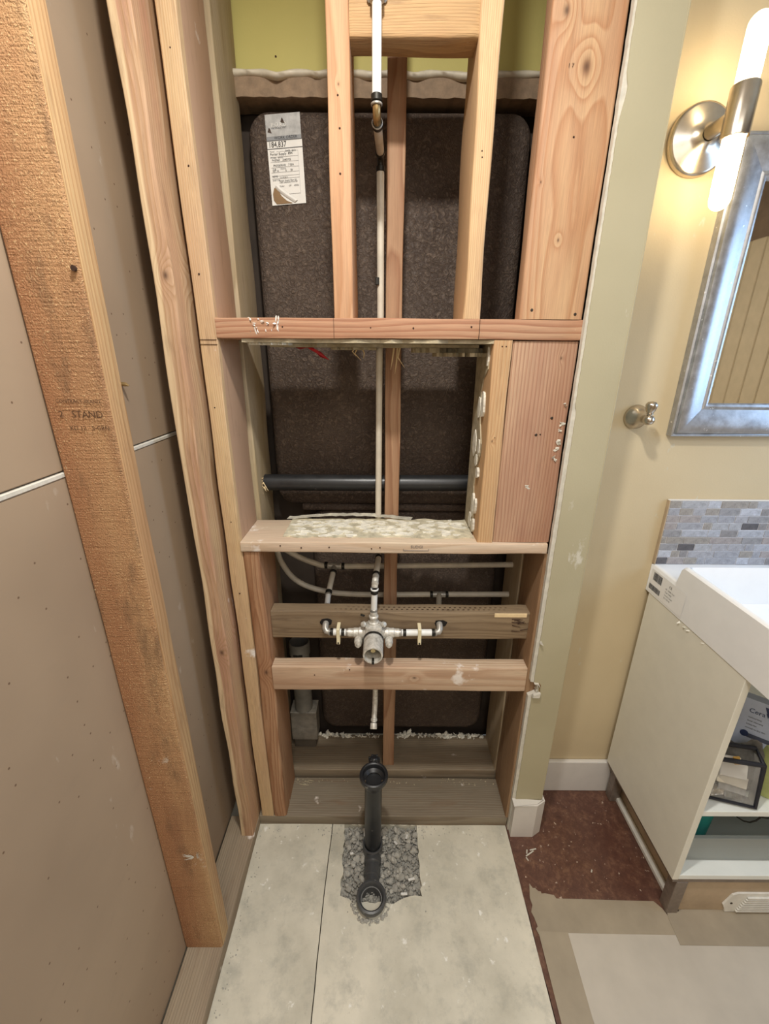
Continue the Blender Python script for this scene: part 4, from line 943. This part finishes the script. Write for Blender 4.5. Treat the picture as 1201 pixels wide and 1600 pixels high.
# mosaic backsplash
sp = thing('backsplash', (.86, 1.05, .858), 'grey stone mosaic backsplash strip above the sink', 'backsplash')
bm = BM(); box(bm, .7355, 1.26, 1.0462, 1.0548, .858, 1.039); mk('grout_bed', bm, plain('white_grout', (214, 214, 218), .8), sp)
bm = BM(); box(bm, .7325, .7357, 1.044, 1.0548, .858, 1.0405, .001); mk('left_edge_strip', bm, M_toe, sp)
bm = BM(); box(bm, .7325, 1.26, 1.0445, 1.0548, 1.039, 1.0415, .001); mk('top_edge_strip', bm, M_trim, sp)
tcols = [(156, 158, 166), (170, 174, 184), (146, 146, 150), (158, 152, 152), (180, 184, 194), (138, 136, 138), (166, 168, 174), (152, 147, 142), (92, 90, 94), (162, 163, 170)]
def tilem(i, c):
    k = NB('stone_tile_%s' % 'abcdefghij'[i]); v_ = k.obj(); n = k.noise(v_, 120, 6, .7, .8); b = lin(c)
    k.col(k.ramp(n, [(.32, tuple(q*.72 for q in b[:3])+(1,)), (.5, b), (.72, tuple(min(1, q*1.3) for q in b[:3])+(1,))])); k.set(.5); return k.m
TM = [tilem(i, c) for i, c in enumerate(tcols)]
rr = random.Random(40); rows = 9; rh = .181/rows
for r in range(rows):
    x = .737; z0 = .8585+r*rh
    first = True
    while x < 1.255:
        wdt = rr.choice((.022, .034, .045, .055, .07, .085)) if not first else rr.uniform(.012, .05); first = False
        x1 = min(x+wdt, 1.258); bm = BM(); box(bm, x, x1-.0014, 1.0452-rr.uniform(0, .0008), 1.049, z0+.0006, z0+rh-.0010, .0007)
        mk('tile', bm, TM[8] if rr.random() < .035 else rr.choice(TM[:8]+TM[9:]), sp); x = x1

# ================================================================ SINK AND CABINET
cb = thing('vanity_cabinet', (.9, .86, 0), 'off-white open-fronted vanity cabinet on grey-brown legs at right', 'cabinet')
cx0, cx1, cy0, cy1 = .7345, 1.30, .700, 1.0545
def cpart(name, d, m, bev=.001): bm = BM(); box(bm, *d, bev, 2); return mk(name, bm, m, cb)
sd = cpart('side_panel', (cx0, cx0+.0155, cy0, cy1-.014, .143, .774), M_cab, .0012)
cpart('side_panel', (cx1-.0155, cx1, cy0, cy1-.014, .143, .774), M_cab)
cpart('bottom_panel', (cx0+.0157, cx1-.0157, cy0+.001, cy1-.02, .1435, .159), M_cabin)
cpart('shelf', (cx0+.0157, cx1-.0157, cy0+.004, cy1-.02, .3685, .3845), M_cabin)
cpart('back_panel', (cx0+.0157, cx1-.0157, cy1-.0195, cy1-.0145, .143, .774), M_cabin)
cpart('top_rail', (cx0+.0157, cx1-.0157, cy1-.06, cy1-.02, .700, .774), M_cab)
for (x, y) in ((.752, .702), (.752, 1.005), (1.25, .702), (1.25, 1.005)): cpart('leg', (x, x+.030, y, y+.030, .0018, .128), M_leg, .002)
cpart('frame_rail', (.740, 1.295, .703, .722, .1285, .1428), M_leg); cpart('frame_rail', (.740, .760, .7225, 1.036, .1285, .1428), M_leg); 
bm = BM()
for (y, z, h) in ((.905, .7685, .005), (.888, .766, .006), (.87, .768, .004), (.82, .769, .0035)): blob(bm, (cx0+.0002, y, z), h*.9, random.Random(int(y*100)), (.25, 2.2, .7))
mk('swollen_chip', bm, M_cab, cb)
bm = BM(); box(bm, .7348, .7349+.0002, .722, .74, .60, .61); 
bm.free()
# toe boards and floor register under the cabinet
tk = thing('toe_board', (.8, .8, 0), 'tan boxed-in toe board set back beneath the vanity cabinet', 'toe board')
bm = BM(); box(bm, .790, .802, .742, 1.035, .0015, .120); box(bm, .785, 1.28, .7095, .7215, .0036, .122, .001); mk('toe_panel', bm, M_toe, tk)
bm = BM(); box(bm, .772, .790, .742, 1.035, .0015, .018, .003); mk('shoe_strip', bm, M_reg, tk)
rg = thing('vent_register', (.92, .705, .006), 'white louvred air vent register in the toe board', 'vent')
bm = BM(); poly(bm, [(.908, .010), (.897, .034), (.912, .074), (.926, .080), (1.16, .080), (1.16, .006), (.908, .006)], 'XZ', .7045, .7092); mk('register_plate', bm, M_reg, rg)
for i in range(8):
    bm = BM(); z = .013+i*.0076; box(bm, .932+.0025*i, 1.12, .6990, .7044, z, z+.0034, .0006); mk('louvre', bm, M_reg, rg)
bm = BM(); lathe(bm, [(0, .001), (.003, .001), (.003, 0)], (.916, .7044, .042), (0, -1, 0), 10); mk('screw_head', bm, M_nail, rg)

# sink
sk = thing('ceramic_sink', (.95, .85, .775), 'white ceramic basin sink on top of the vanity cabinet', 'sink')
sx0, sx1, sy0, sy1 = .7325, 1.31, .605, 1.0542
xs = [sx0, sx0+.0015, sx0+.004, sx0+.012, sx0+.018, sx0+.022, sx0+.028, sx0+.036, sx0+.05, sx0+.08]+[sx0+.08+i*.05 for i in range(1, 9)]+[sx1-.05, sx1-.036, sx1-.022, sx1-.016, sx1-.004, sx1-.0015, sx1]
ys = [sy0, sy0+.0015, sy0+.004, sy0+.014, sy0+.02, sy0+.026, sy0+.04, sy0+.08, sy0+.14, sy0+.2, sy0+.26, .895, .912, .920, .926, .936, .9415, .9445, .947, .950, .953, .956, .962, .98, 1.0, 1.02, 1.04, sy1-.002, sy1]
def sm(t): t = max(0, min(1, t)); return t*t*(3-2*t)
def sh(x, y):
    e = min(x-sx0, sx1-x, y-sy0); back = .9475-y
    edge_drop = .0035*(1-sm(e/.004))
    deck = .8575-.0035*(1-sm(min(e, sy1-y)/.003)); rim = .9045-edge_drop
    ins = sm((min(x-sx0, sx1-x, y-sy0, .945-y)-.012)/.022)
    z = rim-(.088)*ins
    return deck+(z-deck)*sm((back+.004)/.013)
bm = BM(); G = [[bm.verts.new((x, y, sh(x, y))) for y in ys] for x in xs]
for i in range(len(xs)-1):
    for j in range(len(ys)-1): bm.faces.new((G[i][j], G[i+1][j], G[i+1][j+1], G[i][j+1]))
zb = .7755
loop = [G[i][0] for i in range(len(xs))]+[G[-1][j] for j in range(1, len(ys))]+[G[i][-1] for i in range(len(xs)-2, -1, -1)]+[G[0][j] for j in range(len(ys)-2, 0, -1)]
bt = [bm.verts.new((v_.co.x, v_.co.y, zb)) for v_ in loop]
for i in range(len(loop)):
    j = (i+1) % len(loop); bm.faces.new((loop[i], loop[j], bt[j], bt[i]))
bm.faces.new(bt)
mk('basin', bm, M_ceram, sk, True, 45)
# sticker on the side of the sink: barcodes, CE mark, small print (reads along -Y)
def LS(y, z): return (sx0-.0006, y, z)
bm = BM(); sheet(bm, [LS(1.045, .781), LS(.905, .781), LS(.905, .846), LS(1.045, .846)]); mk('clear_sticker', bm, plain('sticker_film', (234, 235, 236), .3, var=.02), sk)
def LS2(y, z): return (sx0-.0010, y, z)
rr = random.Random(77)
for (ya, yb, za, zb_) in ((1.033, .998, .818, .841), (1.043, .995, .788, .803)):
    bm = BM(); y = ya
    while y > yb:
        wv = rr.choice((.0009, .0014, .0022)); sheet(bm, [LS2(y, za), LS2(y-wv, za), LS2(y-wv, zb_), LS2(y, zb_)]); y -= wv+rr.choice((.0007, .0011))
    mk('barcode', bm, M_bprint, sk)
text('CE', .0095, LS2(.967, .829), (0, -1, 0), (0, 0, 1), M_bprint, sk, 'ce_mark')
for i, s in enumerate(('EN 14688 CL20', 'Type 10482', 'Ceramic basin', '22 1145 00')): text(s, .0055, LS2(.978, .819-i*.0085), (0, -1, 0), (0, 0, 1), M_gprint, sk, 'small_print')

# things inside the cabinet
bx = thing('skincare_carton', (.89, .86, .60), 'pale blue skincare carton with dark lettering leaning on the upper shelf', 'box')
def CT(u, v_, d=0): # tilted front face basis
    o_ = Vector((.840, .800, .462)); eu = Vector((.88, -.40, -.15)).normalized(); ev = Vector((.06, .10, 1)).normalized(); nn = eu.cross(ev).normalized()
    return o_+eu*u+ev*v_+nn*d
bm = BM()
A = [bm.verts.new(CT(u, v_, d)) for d in (0, -.03) for (u, v_) in ((0, 0), (.12, 0), (.12, .168), (0, .168))]
for f in ((0, 1, 2, 3), (4, 5, 6, 7), (0, 1, 5, 4), (1, 2, 6, 5), (2, 3, 7, 6), (3, 0, 4, 7)): bm.faces.new([A[i] for i in f])
mk('carton_body', bm, M_pack, bx)
eu = CT(1, 0)-CT(0, 0); ev = CT(0, 1)-CT(0, 0)
text('CeraVe', .0165, CT(.030, .134, .0006), eu, ev, M_dkblue, bx, 'printed_text')
for i, s in enumerate(('moisturizing', 'facial cleansing', 'lotion for', 'normal to dry skin')): text(s, .0055, CT(.032, .120-i*.0095, .0006), eu, ev, M_gprint, bx, 'printed_text')
def LQ(name, pts, m, par, d=.0006):
    bm = BM(); sheet(bm, [CT(u, v_, d) for u, v_ in pts]); return mk(name, bm, m, par)
LQ('logo_wedge', [(.058, .160), (.068, .138), (.082, .160)], M_dkblue, bx)
bm = BM(); n = 16; sheet(bm, [CT(.034+.0085*cos(2*pi*i/n), .076+.0085*sin(2*pi*i/n), .0009) for i in range(n)]); mk('round_seal', bm, M_dkblue, bx)
LQ('blue_band', [(.040, .068), (.118, .068), (.118, .079), (.040, .079)], M_carton, bx)
cr = thing('dark_pouch', (.82, .82, .386), 'crumpled dark grey and white pouch behind the clear bag', 'pouch')
bm = BM(); rr = random.Random(61); nx_, nz_ = 10, 12; Gd = []
for i in range(nx_+1):
    Gd.append([bm.verts.new((.785+.10*i/nx_+.02*(1-j/nz_), .785-.02*sin(pi*j/nz_)+rr.uniform(-.003, .003)-.03*i/nx_, .392+.145*j/nz_+.01*sin(i*.9))) for j in range(nz_+1)])
for i in range(nx_):
    for j in range(nz_): bm.faces.new((Gd[i][j], Gd[i+1][j], Gd[i+1][j+1], Gd[i][j+1]))
bmesh.ops.solidify(bm, geom=bm.faces[:], thickness=.012)
mk('pouch_body', bm, plain('grey_pouch', (136, 134, 130), .45, var=.25, scale=30), cr, True)
# clear zip bag with black piping
zb_ = thing('clear_zip_bag', (.80, .73, .386), 'clear plastic zip bag with black piping, filled with small packets, on the shelf', 'bag')
P = [Vector(p) for p in ((.780, .738, .512), (.862, .714, .520), (.876, .7095, .3925), (.773, .738, .3925))]
bm = BM(); tube(bm, [P[0], P[1]*.97+P[0]*.03, P[1], P[1]*.95+P[2]*.05, P[2], P[3], P[0]], .0052, 8); mk('black_piping', bm, M_black, zb_, True)
bk_off = Vector((.006, .035, 0))
bm = BM(); tube(bm, [P[0], P[0]+bk_off+Vector((0, 0, .012)), P[1]+bk_off+Vector((0, 0, .012)), P[1]], .005, 8); mk('black_piping', bm, M_black, zb_, True)
bm = BM(); vs = [bm.verts.new(p) for p in P]+[bm.verts.new(p+bk_off) for p in P]
for f in ((0, 1, 2, 3), (1, 5, 6, 2), (0, 4, 7, 3), (3, 2, 6, 7)): bm.faces.new([vs[i] for i in f])
mk('clear_wall', bm, M_clear, zb_)
rr = random.Random(71)
packs = [((.826, .745, .480), (.066, .004, .046), .6, 'white'), ((.826, .738, .450), (.078, .005, .028), 1.0, 'cream'), ((.832, .738, .425), (.070, .005, .024), .9, 'grey'), ((.800, .742, .412), (.04, .005, .030), -.9, 'foil'), ((.842, .734, .404), (.05, .004, .020), .6, 'crinkled'), ((.822, .738, .508), (.016, .004, .016), -.2, 'amber')]
cm = {'white': M_white, 'cream': plain('cream_packet', (222, 216, 200), .5), 'crinkled': plain('crinkled_foil', (160, 164, 168), .2, .7, var=.3, scale=70, bump=.8, bscale=70, bdist=.006), 'grey': M_lgrey, 'foil': plain('foil_wrapper', (190, 192, 194), .18, .8, var=.3, scale=60, bump=.8, bscale=60, bdist=.006), 'amber': plain('amber_sweet', (214, 170, 92), .4)}
for c_, d_, a_, kk in packs:
    bm = BM(); box(bm, -d_[0]/2, d_[0]/2, -d_[1]/2, d_[1]/2, -d_[2]/2, d_[2]/2, .0015)
    bm.transform(Matrix.Translation(c_) @ Matrix.Rotation(a_*.3, 4, 'Y') @ Matrix.Rotation(-.5, 4, 'X'))
    tag(mk('packet', bm, cm[kk]), {'white': 'white card packet, uppermost inside the clear zip bag', 'cream': 'long cream packet below the white one in the zip bag', 'crinkled': 'crinkled dull foil wrapper at the bottom right of the zip bag', 'grey': 'grey packet lying inside the clear zip bag', 'foil': 'shiny foil wrapper at the bottom left of the zip bag', 'amber': 'small amber packet inside the clear zip bag'}[kk], 'packet', 'packets in the zip bag')
t = thing('green_pouch', (.945, .765, .386), 'lime green soft pouch standing beside the clear zip bag', 'pouch')
bm = BM(); lathe(bm, [(0, 0), (.035, .002), (.042, .03), (.04, .09), (.028, .13), (0, .14)], (.945, .765, .386), (0, 0, 1), 20); mk('pouch_body', bm, M_lime, t, True)
# lower shelf: clear drawer box with teal cup and cables
db = thing('clear_drawer_box', (.93, .84, .160), 'clear frosted plastic drawer box on the cabinet floor', 'box')
k = NB('frosted_plastic'); k.col(lin((205, 212, 210))); k.set(.35); k.b.inputs['Transmission Weight'].default_value = .6; M_frost = k.m
bm = BM(); box(bm, .752, 1.20, .735, .739, .161, .243, .001); box(bm, .752, .756, .739, 1.02, .161, .243); box(bm, .756, 1.2, .739, 1.02, .161, .165); mk('box_walls', bm, M_frost, db)
bm = BM(); box(bm, .751, 1.20, .731, .741, .243, .248, .001); mk('box_rim', bm, M_frost, db)
t = thing('teal_cup', (.79, .84, .166), 'teal plastic cup at the left inside the clear drawer box', 'cup')
bm = BM(); lathe(bm, [(0, 0), (.032, 0), (.036, .125), (.036, .13), (0, .132)], (.836, .80, .166), (0, 0, 1), 28); mk('cup_body', bm, M_teal, t, True, 40)
t = thing('coiled_cable', (.92, .84, .2), 'thin dark cable loosely coiled in the drawer box', 'cable')
pts = [(.90+.035*cos(a/3)+.004*a, .80+.03*sin(a/3), .262+.010*sin(a*.8)) for a in range(0, 34)]
bm = BM(); tube(bm, pts, .0018, 6); tube(bm, [(.86, .79, .30), (.9, .8, .275), (.95, .79, .29), (1.02, .8, .28)], .0018, 6, smooth=5); mk('cable_run', bm, M_crimp, t, True)

# ================================================================ FLOOR PAPER
rr = random.Random(90)
bm = BM(); poly(bm, [(.470, .664), (.472, .3), (.462, -.2), (.462, -1.2), (1.6, -1.2), (1.6, .64), (.76, .640), (.745, .664)], 'XY', .0014, .0020)
tag(mk('floor_paper', bm, M_kraft), 'large grey protective paper sheet covering the right-hand floor', 'floor paper')
tp = [(.4115, .768), (.4175, .757), (.424, .757), (.430, .750), (.437, .749), (.4375, .744), (.447, .745), (.455, .743), (.470, .741), (.474, .733), (.735, .728), (.749, .712), (.768, .656), (.473, .659), (.40, .656), (.397, .667), (.403, .672), (.400, .69), (.396, .703), (.404, .718), (.402, .733)]
bm = BM(); poly(bm, tp, 'XY', .0021, .0027); tag(mk('paper_tape', bm, M_tape), 'wide tan tape strip with torn left end, across the red floor edge', 'tape')
bm = BM(); poly(bm, [(.401, .662), (.398, .5), (.392, .3), (.385, 0), (.385, -1.1), (.462, -1.1), (.464, 0), (.468, .3), (.470, .5), (.476, .660)], 'XY', .0028, .0034)
tag(mk('paper_tape', bm, M_tape), 'long tan tape strip running toward the camera beside the concrete', 'tape')
bm = BM(); poly(bm, [(.757, .706), (.752, .69), (.748, .636), (1.5, .632), (1.5, .7285), (.79, .7285), (.79, .706)], 'XY', .0028, .0034); tag(mk('paper_tape', bm, M_tape), 'tan tape strip along the foot of the vanity cabinet', 'tape')
bm = BM()
for (x, y, l, a) in ((.437, .845, .03, .5), (.43, .85, .012, 1.2), (.45, .856, .02, .2), (.60, .80, .008, 1.0), (.425, .83, .01, 2.0)):
    b2 = BM(); box(b2, -l/2, l/2, -.0016, .0016, 0, .0012); b2.transform(Matrix.Translation((x, y, .0014)) @ Matrix.Rotation(a, 4, 'Z')); me = bpy.data.meshes.new('x'); b2.to_mesh(me); b2.free(); bm.from_mesh(me); bpy.data.meshes.remove(me)
tag(mk('plaster_chips', bm, M_gyp), 'few white plaster chips on the red-brown floor', 'debris', kind='stuff')
